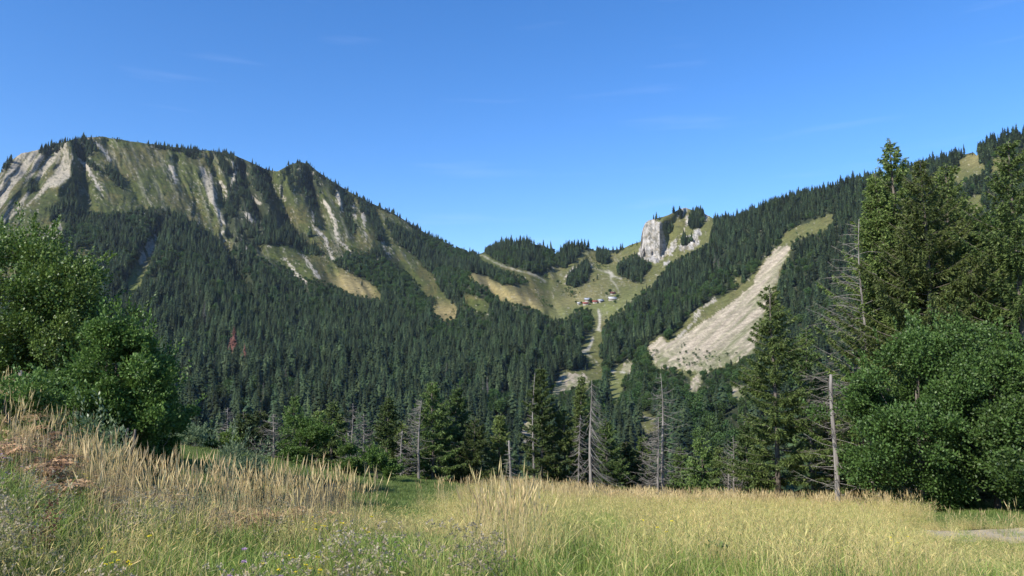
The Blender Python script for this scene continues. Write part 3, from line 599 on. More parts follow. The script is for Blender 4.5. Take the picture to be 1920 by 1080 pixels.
def dead_mesh(name, h, seed, r0=.13, blen=1.3, z0=.1, dens=5, droop=.25, up=False, side=None, curve=.35, taper=.8, snap=False):
    """a dead, needleless spruce: trunk mesh and branches mesh"""
    g = np.random.default_rng(seed); T = MB(); B = MB()
    zz = np.linspace(0, h, 14); bx = .06 * np.sin(zz * .7 + seed) * zz / h * 2; by = zz * 0
    T.tube(np.c_[bx, by, zz - .3 * (zz == 0)], np.maximum(r0 * (1 - zz / h * (.55 if snap else 1)) ** taper, .015), 7)
    z = h * z0
    while z < h * .98:
        q = z / h
        for _ in range(g.integers(1, 3)):
            a = g.uniform(0, 2 * math.pi)
            if side is not None and g.random() < .75: a = side + g.normal() * .6
            Lb = blen * (1 - q) ** .6 * g.uniform(.35, 1.15) + .15
            t = np.linspace(0, 1, 6); zo = Lb * (-(droop + g.normal() * .16) * t * 1.3 + (curve + g.normal() * .15) * t ** 2) if not up else Lb * (.3 * t + .3 * t * t)
            pts = np.c_[np.interp(z, zz, bx) + np.cos(a) * Lb * t, np.sin(a) * Lb * t, z + zo]
            B.tube(pts, .014 * (1 - t) + .006, 3)
            for _k in range(int(Lb * 5)):
                u = g.uniform(.3, .95); p0 = np.array([np.interp(u, t, pts[:, k]) for k in range(3)]); l2 = Lb * .3 * g.random()
                a2 = a + g.choice([-1, 1]) * g.uniform(.4, 1.1); p1 = p0 + np.array([np.cos(a2), np.sin(a2), g.uniform(-.6, .1)]) * l2
                B.tube([p0, (p0 + p1) / 2 + (0, 0, -.03), p1], [.007, .005, .004], 3)
        z += h / (dens * 12) * g.uniform(.5, 1.5)
    return T.mesh(name + "_trunk", [M_dead], True), B.mesh(name + "_branches", [M_dead])
def broad_mesh(name, size, seed, nclump=120, lobes=9, per=320, leaf=.11, mats=(M_bark, M_broad), stems=1, zb=.12, up=.35, shell=.55, csize=.16, aspect=.6):
    """a broadleaf tree or bush: size=(w,d,h)"""
    g = np.random.default_rng(seed); T = MB(); C_ = MB(); w_, d_, h_ = size
    cen = []; nlobe = max(5, nclump // lobes); S_ = (w_ + h_) / 2
    while len(cen) < nlobe:
        v = g.normal(size=3); v /= np.linalg.norm(v); rr_ = g.uniform(shell, 1) ** .7
        bump = .82 + .32 * vnoise(v[0] * 2.2 + seed, v[1] * 2.2 + v[2] * 3)
        p = v * rr_ * bump; z = zb + (1 - zb) * (p[2] * .5 + .5)
        taper = 1 - .35 * max(0, z - .55) / .45
        cen.append((p[0] * w_ / 2 * taper, p[1] * d_ / 2 * taper, z * h_))
    cen = np.array(cen)
    k_ = g.integers(nlobe, size=nclump - nlobe); off = g.normal(size=(nclump - nlobe, 3)) * np.array([.075, .075, .055]) * S_ * (1 + 3. / nlobe)
    cen = np.concatenate([cen, cen[k_] + off]); cen[:, 2] = np.clip(cen[:, 2], .06 * h_, h_ * 1.02)
    st = []
    for s in range(stems):
        a = g.uniform(0, 6.28); o = .0 if stems == 1 else .15 * w_
        top = np.array([np.cos(a) * o, np.sin(a) * o, h_ * .72]); t = np.linspace(0, 1, 7)
        p = np.c_[top[0] * t + .05 * np.sin(t * 6 + s), top[1] * t, top[2] * t - .2 * (t == 0)]
        T.tube(p, h_ * .016 / math.sqrt(stems) * (1 - t * .75) + .015, 7); st.append(p)
    for c in cen[:nlobe]:
        p = st[g.integers(len(st))]; k = int(np.clip(c[2] / h_ * 4.5, 1, 5)); a = p[k]; m = (a + c) / 2 + np.array([0, 0, -.04 * h_])
        T.tube([a, m, c], [h_ * .003 + .006, h_ * .002 + .004, .004], 4)
    cs = np.repeat(cen, per, 0); n = len(cs)
    v = g.normal(size=(n, 3)); v /= np.linalg.norm(v, axis=1, keepdims=True)
    sz = csize * (w_ + h_) / 2 * g.uniform(.6, 1.25, nclump); sz = np.repeat(sz, per)[:, None]
    pos = cs + v * sz * (g.random((n, 1)) ** .4) * np.array([1, 1, .75])
    d = v * .6 + g.normal(size=(n, 3)) * .5 + np.array([0, 0, up])
    keep = pos[:, 2] > .05
    C_.leaves(pos[keep], d[keep], leaf * g.uniform(.7, 1.2, keep.sum()), leaf * aspect, g)
    # loose shoots that break the outline
    m = nclump * 2; c2 = cen[g.integers(nclump, size=m)]; out = c2 - np.array([0, 0, h_ * .45]); out /= np.linalg.norm(out, axis=1, keepdims=True); out[:, 2] += .5
    for k in range(9):
        C_.leaves(c2 + out * (csize * (w_ + h_) / 2 * .7 + k * leaf * .38) + g.normal(size=(m, 3)) * .03, out + g.normal(size=(m, 3)) * .6, leaf, leaf * aspect, g)
    return T.mesh(name + "_trunk", [mats[0]], True), C_.mesh(name + "_crown", [mats[1]])
def tree(name, pair, loc, label, cat, rz=0, scale=1, group=None, parts=("trunk", "crown")):
    e = bpy.data.objects.new(name, None); COL.objects.link(e); e.location = loc; e.rotation_euler = (0, 0, rz)
    e.scale = (scale,) * 3 if not hasattr(scale, '__len__') else scale; e.empty_display_size = .5
    tag(e, label, cat, group)
    for n_, m_ in zip(parts, pair): obj(n_, m_, e)
    return e
def ht(px, r, ytop):
    """height a tree standing at (px, r) needs to reach photograph row ytop"""
    b = G3(px, r); d = P(px, ytop, r); return float(d[2] - b[2])

# small forest trees, one metre tall, scaled up where they stand
PROTO = bpy.data.collections.new("tree_shapes")
def far_conifer(name, seed, wr=.15, layers=26, mat=M_sprucef, dead=False):
    g = np.random.default_rng(seed); m = MB()
    m.tube([(0, 0, -.04), (0, 0, .5), (0, 0, .98)], [.012, .008, .002], 4)
    if not dead:
        th = np.arange(7) / 7 * 2 * math.pi
        V = [(0, 0, .96)] + [(np.cos(t) * wr * .5, np.sin(t) * wr * .5, .12) for t in th]
        m.add(V, None, [(0, 1 + i, 1 + (i + 1) % 7) for i in range(7)])
    for i in range(layers):
        q = (i + .5) / layers; z = .06 + q * .92; env = wr * (1 - q) ** .66 * min(1, .55 + q * 3) + .008
        nb_ = 9 if q < .6 else 6
        for a in g.uniform(0, 6.28, nb_):
            Lb = env * g.uniform(.6, 1.15); hw = Lb * g.uniform(.22, .38) * (.25 if dead else 1) + .002; ca, sa = np.cos(a), np.sin(a)
            dz = -.35 * Lb * g.uniform(.3, 1.3)
            p0 = np.array([0, 0, z]); p1 = np.array([ca * Lb * .6, sa * Lb * .6, z + dz * .4]); p2 = np.array([ca * Lb, sa * Lb, z + dz * (1.1 if not dead else .5)]); s = np.array([-sa, ca, -.25]) * hw; s2 = np.array([-sa, ca, .25]) * hw
            m.add([p0, p1 + s, p2, p1 - s2, p1 + np.array([0, 0, hw * .6])], None, [(0, 1, 4), (1, 2, 4), (2, 3, 4), (3, 0, 4)])
    me = m.mesh(name, [mat]); return me
def far_broad(name, seed, mat=M_broadf, n=1300, w_=.42):
    g = np.random.default_rng(seed); m = MB()
    m.tube([(0, 0, -.03), (0, 0, .3), (.01, 0, .7)], [.02, .015, .006], 4)
    nl = 16; c = g.normal(size=(nl, 3)); c /= np.linalg.norm(c, axis=1, keepdims=True); c *= .55 * g.random((nl, 1)) ** .4
    c = c * np.array([w_, w_, .44]) + np.array([0, 0, .54]); rad_ = g.uniform(.12, .2, nl)
    k = g.integers(nl, size=n); v = g.normal(size=(n, 3)); v /= np.linalg.norm(v, axis=1, keepdims=True)
    p = c[k] + v * rad_[k][:, None] * g.uniform(.75, 1.05, (n, 1))
    m.leaves(p, v * .3 + g.normal(size=(n, 3)) * .6 + (0, 0, .15), .07, .05, g)
    return m.mesh(name, [mat])
con_me = [far_conifer("forest_spruce_%d" % i, 20 + i, (.165, .20, .23, .18, .15, .25, .20)[i], (24, 22, 20, 26, 22, 18, 17)[i]) for i in range(7)]
bro_me = [far_broad("forest_broadleaf_%d" % i, 40 + i) for i in range(3)]
red_me = far_conifer("red_spruce", 51, .2, 26, M_red); grey_me = far_conifer("grey_spruce", 52, .16, 22, M_greyn, True)
shr_me = [far_broad("shrub_%d" % i, 60 + i, M_broadf, 500, .6) for i in range(2)]

def scatter(name, meshes, pos, rot, scl, idx, label, kind='stuff', tilt=None):
    """one object: many plants that nobody would count, placed by geometry nodes"""
    me = bpy.data.meshes.new(name); me.vertices.add(len(pos)); me.vertices.foreach_set("co", np.asarray(pos, np.float32).ravel())
    R3 = np.zeros((len(pos), 3), np.float32); R3[:, 2] = rot
    if tilt is not None: R3[:, :2] = tilt
    S3 = np.asarray(scl, np.float32); S3 = np.repeat(S3[:, None], 3, 1) if S3.ndim == 1 else S3
    me.attributes.new('rot', 'FLOAT_VECTOR', 'POINT').data.foreach_set('vector', R3.ravel())
    me.attributes.new('scl', 'FLOAT_VECTOR', 'POINT').data.foreach_set('vector', S3.ravel())
    me.attributes.new('idx', 'INT', 'POINT').data.foreach_set('value', np.asarray(idx, np.int32))
    c = bpy.data.collections.new(name + "_shapes")
    for i, m_ in enumerate(meshes):
        o = bpy.data.objects.new("%s_shape_%02d" % (name, i), m_); c.objects.link(o)
    o = obj(name, me)
    ng = bpy.data.node_groups.new(name + "_placing", 'GeometryNodeTree')
    ng.interface.new_socket("Geometry", in_out='INPUT', socket_type='NodeSocketGeometry'); ng.interface.new_socket("Geometry", in_out='OUTPUT', socket_type='NodeSocketGeometry')
    N = ng.nodes.new; L = ng.links.new
    gi = N('NodeGroupInput'); go = N('NodeGroupOutput'); ip = N('GeometryNodeInstanceOnPoints'); ci = N('GeometryNodeCollectionInfo')
    ci.inputs['Collection'].default_value = c; ci.inputs['Separate Children'].default_value = True; ci.inputs['Reset Children'].default_value = True
    def at(n_, t_):
        a = N('GeometryNodeInputNamedAttribute'); a.data_type = t_; a.inputs['Name'].default_value = n_; return [s for s in a.outputs if s.enabled and s.name == 'Attribute'][0]
    ip.inputs['Pick Instance'].default_value = True
    L(gi.outputs[0], ip.inputs['Points']); L(ci.outputs[0], ip.inputs['Instance']); L(at('idx', 'INT'), ip.inputs['Instance Index'])
    L(at('rot', 'FLOAT_VECTOR'), ip.inputs['Rotation']); L(at('scl', 'FLOAT_VECTOR'), ip.inputs['Scale']); L(ip.outputs[0], go.inputs[0])
    md = o.modifiers.new("placing", 'NODES'); md.node_group = ng
    tag(o, label, kind=kind); return o

# ------------------------------------------------------------------ the forests on the slopes
cell = W[:-1, :-1]; ex = W[1:, :-1] - cell; ey = W[:-1, 1:] - cell
area = np.abs(ex[..., 0] * ey[..., 1] - ex[..., 1] * ey[..., 0])
cpx = (PX[:-1, :-1] + PX[1:, 1:]) / 2; cpy = (PY[:-1, :-1] + PY[1:, 1:]) / 2
wpx = cpx + 6 * (fbm(cpx / 8, cpy / 8, 2) - .5); wpy = cpy + 6 * (fbm(cpx / 8 + 30, cpy / 8, 2) - .5)
forest = look(OPENB, wpx, wpy) < .5
forest |= look(TREESIN, cpx, cpy)
rc = D[:-1, :-1]
forest &= ~((look(ROCKB, cpx, cpy) > .3) | (look(SCREEB, cpx, cpy) > .4) | (look(ROADB, cpx, cpy) > .3))
inn = (cpx > -330) & (cpx < 2250)
# upper left face: ribs of trees with thin patches between them
thin = (cpx > 430) & (cpx < 700) & (cpy < 470)
dens = np.where(forest, 1 / np.interp(rc, [300, 700, 1300], [70., 52, 35]), 0) * (.45 + 1.1 * fbm(W[:-1, :-1, 0] / 45, W[:-1, :-1, 1] / 45, 3))
dens = np.where(forest & thin & (fbm(cpx / 18, cpy / 30, 3) < .40), 1 / 400., dens)
dens = np.where(~forest & (look(OPEN, cpx, cpy)) & (look(ROCKB, cpx, cpy) < .1) & (look(SLIDEB, cpx, cpy) < .1) & (look(ROADB, cpx, cpy) < .1), .00022, dens)
# skyline fringe of trees
fringe = ((cpy - rpy[:-1, None]) < 3 + 16 * fbm(cpx / 16, cpx * 0 + 2, 2)) & (cpx < 905) & ~((look(ROCKB, cpx, cpy + 4) > .5) & (cpx < 70))
dens = np.where(fringe & (fbm(cpx / 9, cpy / 12, 2) > np.where((cpx > 255) & (cpx < 300), .6, .44)), 1 / 32., dens)
knoll = ((cpx > 905) & (cpx < 1112) & (cpy < 500)) & forest
dens = np.where(knoll, 1 / 26., dens); dens = np.where((cpx > 1345) & ((cpy - rpy[:-1, None]) < 9) & forest, 1 / 24., dens); dens = np.where(look(TREESIN, cpx, cpy), 1 / 20., dens)
dens = np.where((np.arange(NR - 1)[None] < 2) & (cpx > 1112) & (cpx < 1162), 0, dens)
dens = np.where((np.arange(NR - 1)[None] < 3) & (cpx > 1163) & (cpx < 1206), 1 / 30., dens)
dens = np.where((np.arange(NR - 1)[None] < 2) & (cpx > 905) & (cpx < 1112), 1 / 25., dens)
nexp = area * dens * inn
cnt = rng.poisson(nexp)
ci_, cj_ = np.nonzero(cnt); rep = cnt[ci_, cj_]; ci_ = np.repeat(ci_, rep); cj_ = np.repeat(cj_, rep)
u = rng.random(len(ci_))[:, None]; v = rng.random(len(ci_))[:, None]
tp_ = (W[ci_, cj_] * (1 - u) * (1 - v) + W[ci_ + 1, cj_] * u * (1 - v) + W[ci_, cj_ + 1] * (1 - u) * v + W[ci_ + 1, cj_ + 1] * u * v)
tpx_, tpy_ = proj(tp_); tr_ = np.hypot(tp_[:, 0], tp_[:, 1])
base_h = np.interp(tr_, [200, 500, 1000, 1500, 1800], [17, 18.5, 17, 15.5, 13])
base_h *= np.where((tpx_ < 900) & (tpy_ < 430), .9, 1.0)
relh = (tpy_ - np.interp(tpx_, ridge[:, 0], ridge[:, 1]))
base_h *= np.where((tpx_ < 900), np.clip(.86 + relh / 260, .86, 1), 1); base_h *= np.where(tpx_ > 1330, .88, 1)
H = base_h * np.clip(rng.normal(1, .24, len(tr_)), .45, 1.5)
H *= .85 + .3 * fbm(tp_[:, 0] / 60, tp_[:, 1] / 60, 2)
_pre = 0
is_open = look(OPEN, tpx_, tpy_) & ~look(TREESIN, tpx_, tpy_)
# meadows stay clear: no tall tree stands right below an open patch
_hits = np.zeros(len(H), bool)
_rib = (tpx_ < 740) & (tpy_ < 480) & (tpx_ > 20)
for f_ in (.4, .65, .85):
    qx_, qy_ = proj(tp_ + np.c_[np.zeros(len(H)), np.zeros(len(H)), H * f_]); _hits |= look(OPENE, qx_, qy_) & ~(_rib & (f_ > .5))
_hits &= ~is_open & ~look(TREESIN, tpx_, tpy_ - 2)
H = np.where(_hits, rng.uniform(4.5, 8, len(H)), H)
shrub = is_open & (rng.random(len(H)) < .75)
bprob = np.where(look(BROAD, tpx_, tpy_), .85, .06 + .55 * smooth(.54, .66, fbm(tp_[:, 0] / 70 + 5, tp_[:, 1] / 70, 3)) * (tpy_ > 470))
broad = (~shrub) & ((rng.random(len(H)) < bprob) | (_hits & (rng.random(len(H)) < .55)))
H = np.where(broad & ~_hits, H * .62, H); H = np.where(shrub, rng.uniform(2, 5, len(H)), H); H = np.where(is_open & ~shrub, H * .6, H)
# trees on the bank just below the meadow edge
def in_poly_free(px): return np.interp(px, [-200, 300, 380, 520, 700, 900, 960, 1010, 1090, 1130, 1290, 1400, 1600, 2200], [700, 740, 800, 800, 790, 800, 870, 860, 815, 850, 830, 800, 760, 700])
nbk = 1500; ba = rng.uniform(-.85, .85, nbk); br = 58 * (290 / 58) ** rng.random(nbk) ** .9; bx_ = br * np.sin(ba); by_ = br * np.cos(ba)
bz_ = zground(bx_, by_); bH = rng.uniform(9, 19, nbk); bpx, _ = proj(np.c_[bx_, by_, bz_])
_, btop = proj(np.c_[bx_, by_, bz_ + bH]); okb = np.ones(nbk, bool)
lim = in_poly_free(bpx) + rng.uniform(-15, 35, nbk)
capz = P(bpx, lim, br)[:, 2]; bH = np.minimum(bH, capz - bz_); okb = bH > 4.5
bpos = np.c_[bx_, by_, bz_ - .2][okb]; bH = bH[okb]; bbro = rng.random(len(bH)) < .18
_kp = H > .5; tp_, H, broad, shrub = tp_[_kp], H[_kp], broad[_kp], shrub[_kp]
allp = np.concatenate([tp_, bpos]); allH = np.r_[H, bH]; allB = np.r_[broad, bbro & True]; allS = np.r_[shrub, np.zeros(len(bH), bool)]
allH[len(H):] = np.where(bbro, np.minimum(allH[len(H):], 7), allH[len(H):])
apx, apy = proj(allp); _, atop = proj(allp + np.c_[np.zeros(len(allp)), np.zeros(len(allp)), allH])
ar = np.hypot(allp[:, 0], allp[:, 1]); arot = rng.uniform(0, 6.28, len(ar))
# the individuals: those that show largest. "visible" = a good part of the tree clears the meadow edge and the near trees
hide = np.interp(apx, [-100, 0, 190, 350, 360, 1380, 1400, 1440, 1540, 1570, 1640, 1920], [430, 440, 560, 720, 780, 790, 560, 540, 640, 330, 200, 200])
vis = (apx > 200) & (apx < 1560) & (atop < np.minimum(hide, 850) - 6)
# screen-space crowding: a tree counts as hidden when a nearer top stands in front of it
order = np.argsort(ar); sky_ = np.full(2000, 2000.); shown = np.zeros(len(ar))
for o_ in order:
    if not (0 < apx[o_] < 1919): continue
    hw = max(1, int(allH[o_] * .14 / ar[o_] * F)); x0 = max(0, int(apx[o_]) - hw); x1 = min(1999, int(apx[o_]) + hw + 1)
    clear = min(apy[o_], np.median(sky_[x0:x1])) - atop[o_]
    shown[o_] = max(0, clear) * hw
    sky_[x0:x1] = np.minimum(sky_[x0:x1], atop[o_] + (apy[o_] - atop[o_]) * .25)
score = shown * vis
pick = {}
pick['c'] = [i for i in np.argsort(-np.where(~allB & ~allS, score, 0))[:250]]
pick['b'] = [i for i in np.argsort(-np.where(allB & ~allS, score, 0))[:60]]
used = np.zeros(len(ar), bool)
def single(i, name, me, label, cat, group, sc=1.0):
    o = obj(name, me, None, allp[i], arot[i]); o.scale = (allH[i] * sc,) * 3; tag(o, label, cat, group); used[i] = True; return o
for i in pick['c']: single(i, "forest_spruce", con_me[i % 7], "dark spruce standing among many others in the valley forest", "tree", "spruces of the valley forest")
for i in pick['b']: single(i, "forest_broadleaf_tree", bro_me[i % 3], "rounded lighter green broadleaf tree between the forest spruces", "tree", "broadleaf trees in the valley forest")
def take(px, py, H_=None):
    """the forest tree nearest to a spot, removed from the mass"""
    d_ = np.where(used | allS, 1e9, np.hypot(apx - px, (apy + atop) / 2 - py)); i = int(np.argmin(np.where(d_ < 26, d_ - .8 * np.minimum(shown, 60), d_))); used[i] = True
    if H_: allH[i] = H_
    return i
i = take(430, 650); allp[i, 2] += 1; allH[i] = 30; single(i, "red_dead_spruce", red_me, "rust red dead spruce standing out of the dark left forest", "dead tree", None, 1)
i = take(455, 672); allH[i] = 24; single(i, "red_dead_spruce", red_me, "smaller reddish dying spruce right below the rust red one", "dead tree", None, 1)
i = take(382, 590); allH[i] *= 1.1; single(i, "grey_dead_spruce", grey_me, "bare grey dead spruce high in the left forest above the red one", "dead tree", None, 1)
for k_ in [(868, 735), (905, 740), (915, 728), (922, 735), (1352, 490), (1345, 495), (545, 720), (1570, 430), (490, 735), (832, 700)]:
    i = take(*k_); single(i, "grey_dead_spruce", grey_me, "thin pale dead spruce rising out of the far forest", "dead tree", "pale dead spruces in the far forest", 1.0)
inf = ~used
m_ = inf & ~allB & ~allS
scatter("spruce_forest", con_me, allp[m_], arot[m_], np.c_[allH[m_], allH[m_], allH[m_]] * np.c_[rng.uniform(.85, 1.2, (m_.sum(), 1)).repeat(2, 1), np.ones(m_.sum())], rng.integers(7, size=m_.sum()), "dark spruce forest covering the mountain slopes")
m_ = inf & allB
scatter("broadleaf_wood", bro_me, allp[m_], arot[m_], allH[m_], rng.integers(3, size=m_.sum()), "lighter green broadleaf wood between the spruce forests")
# alder scrub
sm = np.where(look(SHRUB, cpx, cpy), 1 / np.where(look(SLIDEB, cpx, cpy) > .5, 90., 30.), np.where((cpx < 900) & look(OPEN, cpx, cpy) & (look(ROCKB, cpx, cpy) < .3) & (look(SCREEB, cpx, cpy) < .3) & (cpy > rpy[:-1, None] + 3), 1 / 170. * smooth(.46, .62, fbm(cpx / 14, cpy / 14, 3)), 0)) * area * inn; cnt = rng.poisson(sm); a_, b_ = np.nonzero(cnt)
sp_ = W[a_, b_] + (ex[a_, b_] + ey[a_, b_]) * .5
m_ = inf & allS
sp_ = np.concatenate([sp_, allp[m_]]); n_ = len(sp_)
scatter("alpine_scrub", shr_me, sp_, rng.uniform(0, 6.28, n_), rng.uniform(1.2, 4.6, n_), rng.integers(2, size=n_), "low green scrub on the open slopes and the scree foot")
print("forest trees", len(ar), "bank", len(bH))

# ------------------------------------------------------------------ the chalets of the alp
M_wood = plain_mat("weathered_brown_boards", (.20, .13, .08), (.10, .065, .04), 1.5, stretch=(1, 1, 8))
M_lime = plain_mat("pale_rendered_stone", (.36, .33, .28), (.26, .24, .2), 1.2)
M_rred = plain_mat("rusty_red_roof", (.36, .10, .075), (.26, .08, .06), .8)
M_rgry = plain_mat("pale_grey_metal_roof", (.40, .42, .46), (.3, .32, .36), .8)
M_rwht = plain_mat("whitish_metal_roof", (.55, .54, .52), (.42, .42, .4), .8)
M_rdrk = plain_mat("dark_red_roof", (.14, .05, .045), (.09, .035, .03), .8)
M_glass = plain_mat("dark_window_glass", (.03, .035, .04), (.02, .022, .03), 2, rough=.2, spec=.6)
def chalet(px, py, lx, ly, hw, hr, roofm, wallm, yaw, label, group="chalets of the alp"):
    r = float(depth(np.array([px * 1.]), np.array([py * 1.]))[0]); p = P(px, py, r)
    e = bpy.data.objects.new("chalet", None); COL.objects.link(e); e.location = p; e.rotation_euler = (0, 0, yaw); tag(e, label, "chalet", None)
    lx *= .85; ly *= .85; hw *= .9; hr *= .85; a, b = lx / 2, ly / 2
    m = MB(); m.box(-a, a, -b, b, -2.5, hw * .45); obj("base_wall", m.mesh("chalet_base", [M_lime]), e)
    m = MB(); m.box(-a + .1, a - .1, -b + .1, b - .1, hw * .45, hw)
    m.add([(-a + .1, -b + .1, hw), (-a + .1, b - .1, hw), (-a + .1, 0, hw + hr * .96)], None, [(0, 1, 2)]); m.add([(a - .1, -b + .1, hw), (a - .1, b - .1, hw), (a - .1, 0, hw + hr * .96)], None, [(0, 2, 1)])
    obj("upper_wall", m.mesh("chalet_wall", [wallm]), e)
    m = MB(); o = .9; k = hr / b; t = .25
    for s in (-1, 1):
        V = [(-a - o, 0, hw + hr), (a + o, 0, hw + hr), (a + o, s * (b + o), hw - k * o), (-a - o, s * (b + o), hw - k * o)]
        V += [(x, y, z + t) for x, y, z in V]; m.add(V, [(0, 1, 2, 3), (4, 7, 6, 5), (0, 4, 5, 1), (1, 5, 6, 2), (2, 6, 7, 3), (3, 7, 4, 0)])
    rf = obj("roof", m.mesh("chalet_roof", [roofm]), e)
    m = MB(); m.box(a * .3, a * .3 + .8, -.4 + b * .3, .4 + b * .3, hw, hw + hr + 1.0); obj("chimney", m.mesh("chalet_chimney", [M_lime]), rf)
    m = MB(); m.box(-.55, .55, -b - .06, -b + .02, .05, 2.0); obj("door", m.mesh("chalet_door", [M_wood]), e)
    for wx_ in (-a * .6, a * .6):
        m = MB(); m.box(wx_ - .5, wx_ + .5, -b + .02, -b + .12, hw * .6, hw * .6 + .9); obj("window", m.mesh("chalet_window", [M_glass]), e)
    return e
chalet(1102, 566, 10.5, 8, 4.2, 2.6, M_rgry, M_wood, .05, "wooden chalet with wide bluish grey roof, tallest of the left cluster")
chalet(1098, 571.5, 9, 6, 2.6, 1.8, M_rred, M_lime, .1, "low red roofed chalet just below the bluish grey roof")
chalet(1085, 571, 4.5, 4, 2.4, 1.4, M_rwht, M_lime, .3, "small whitish hut leftmost of the alp buildings")
chalet(1115.5, 568.5, 8, 6.5, 3, 2.0, M_rred, M_lime, -.1, "red roofed chalet in the middle of the row beside the poplar like tree")
chalet(1126, 567, 9, 7, 3.2, 2.4, M_rgry, M_lime, .5, "pale walled chalet with grey gable roof right of the red roof")
chalet(1148, 562.5, 13, 9, 2.4, 3.2, M_rwht, M_wood, .12, "large chalet with broad whitish roof apart on the right")
chalet(1149, 552, 8, 6, 2.4, 2.2, M_rdrk, M_wood, .2, "dark red hut uphill of the broad whitish roof")
chalet(1081, 654.5, 6, 4.5, 2.6, 1.5, M_rred, M_lime, .1, "small red and white hut at the forest edge below the piste")
for px_, py_, h_, lb in [(1080, 569, 5, "round tree left of the small whitish hut"), (1090, 570, 4.5, "small round tree between the whitish hut and the low red chalet"), (1107.5, 568.5, 9, "tall dark tree between the grey and the red roofed chalets"),
                         (1144, 549.5, 8, "round tree behind the dark red hut"), (1137, 553, 5.5, "small tree left of the dark red hut"), (1158.5, 559, 7, "green round tree at the right end of the whitish roof"),
                         (1153, 569, 6, "small tree below the whitish roofed chalet"), (1072, 552, 8, "lone dark round tree on the pasture left above the chalets"), (1046, 531, 6.5, "small lone tree high on the pasture"), (1034, 578, 6, "dark shrubby tree at the foot of the tan spur"), (1023, 522, 9, "dark tree on the green slope below the wooded knoll")]:
    r_ = float(depth(np.array([px_ * 1.]), np.array([py_ * 1.]))[0]); o = obj("pasture_tree", bro_me[int(px_) % 3], None, P(px_, py_, r_), px_); o.scale = (h_ * 1.25, h_ * 1.25, h_); tag(o, lb, "tree")

# ------------------------------------------------------------------ trees round the meadow
def spr(px, r, ytop, wd, label, seed, **k):
    h = ht(px, r, ytop); me_ = spruce_mesh("spruce_%d" % seed, h, wd, seed, **k)
    p = G3(px, r); return tree("spruce_tree", me_, p, label, "tree", rz=0)
spr(1690, 46, 258, 13.5, "tallest spruce at the right, its ragged top standing against the sky", 1, forked=3, nb=(5, 7), prof=1.0, lift=.45, droop=.3, dead_low=.3)
spr(1746, 43, 300, 14, "big spruce with long pale trunk visible, right of the tallest top", 2, nb=(4, 6), prof=.95, lift=.42, dead_low=.35, forked=1)
spr(1792, 48, 306, 13, "slimmer spruce behind and right of the pale trunked spruce", 3, prof=.85, lift=.42, forked=1)
spr(1916, 42, 262, 10.5, "dark spruce cut by the right edge of the picture", 4, nb=(4, 5), prof=.8, lift=.38, dead_low=.35)
spr(1858, 50, 400, 12, "spruce behind the right broadleaf trees, between the tall spruces", 5, prof=.6)
spr(1448, 44, 536, 7.2, "medium spruce with a bare pale lower trunk, right of the scree slide", 6, prof=.8, mats=(M_bark, M_spruce), base=.12, dead_low=.1)
spr(1512, 50, 612, 6.0, "dark spruce just behind and right of the medium spruce", 7, mats=(M_bark, M_dark), prof=.8)
spr(1608, 44, 742, 6.0, "low bushy olive green spruce behind the broken pale trunk", 8, prof=.5, dead_low=0)
spr(1548, 47, 742, 3.6, "small bushy spruce immediately left of the broken pale trunk", 9, prof=.55, dead_low=0)
mid = [(462, 52, 772, 2.9, 0, "small dark spruce left in the row behind the lawn"), (497, 54, 768, 2.8, 0, "small spruce just left of the reddish bare trunk"), (557, 57, 742, 3.0, 1, "olive spruce rising behind the round bush"),
       (628, 53, 752, 3.5, 0, "dark broad spruce right of the round bush"), (600, 60, 765, 3, 1, "spruce half hidden behind the round bush"), (728, 50, 742, 2.6, 0, "slim dark spruce left of the pale many branched dead tree"),
       (754, 52, 790, 2.6, 1, "small olive spruce between slim dark spruce and dead tree"), (814, 50, 716, 4.4, 1, "full olive spruce right beside the many branched dead tree"), (858, 52, 726, 4.2, 0, "full spruce twin on the right of the olive spruce"),
       (892, 50, 784, 3.6, 0, "low dark spruce between the twin spruces and the gravel scar"), (936, 52, 774, 2.5, 1, "short wide spruce left of the gravel scar"), (1014, 50, 688, 3.6, 0, "very dark dense spruce, tallest of the centre row"),
       (1056, 51, 768, 3.6, 0, "dark spruce right of the tallest centre spruce"), (1090, 54, 702, 2.2, 1, "thin sparse spruce behind the drooping dead tree"), (1136, 52, 786, 3.6, 1, "olive spruce right of the drooping dead tree"),
       (1172, 54, 828, 3, 0, "low spruce between the two big dead trees"), (1200, 55, 816, 3.2, 1, "low olive spruce left of the double dead tree"), (1268, 56, 838, 3.2, 0, "low spruce right of the double dead tree"), (1308, 52, 816, 3.4, 1, "sparse greyish spruce left of the small curved dead tree"),
       (1392, 53, 790, 3.4, 0, "spruce left under the medium spruce"), (1345, 56, 835, 2.8, 1, "small spruce behind the small curved dead tree")]
for k_, (px, r, yt, wd, ty, lb) in enumerate(mid):
    spr(px, r, yt, wd * 1.15, lb, 20 + k_, mats=(M_bark, (M_dark, M_spruce)[ty]), wh=.3, twig=1.0, nb=(5, 7), prof=.85 if k_ != 11 else .8, dead_low=.05, base=.04)
def dead(px, r, ytop, label, seed, **k):
    h = ht(px, r, ytop); return tree("dead_spruce", dead_mesh("dead_spruce_%d" % seed, h, seed, **k), G3(px, r), label, "dead tree", parts=("trunk", "branches"))
dead(1556, 41.5, 702, "pale broken dead trunk with level bare branches, in front of the olive spruce", 1, r0=.15, blen=2.1, z0=.12, dens=3.6, droop=-.02, curve=.12, snap=True)
dead(1620, 44, 410, "tall dead spruce with bare grey branches reaching left out of the green crown", 2, r0=.16, blen=4.4, z0=.3, dens=6, side=math.pi, droop=-.25, curve=-.1)
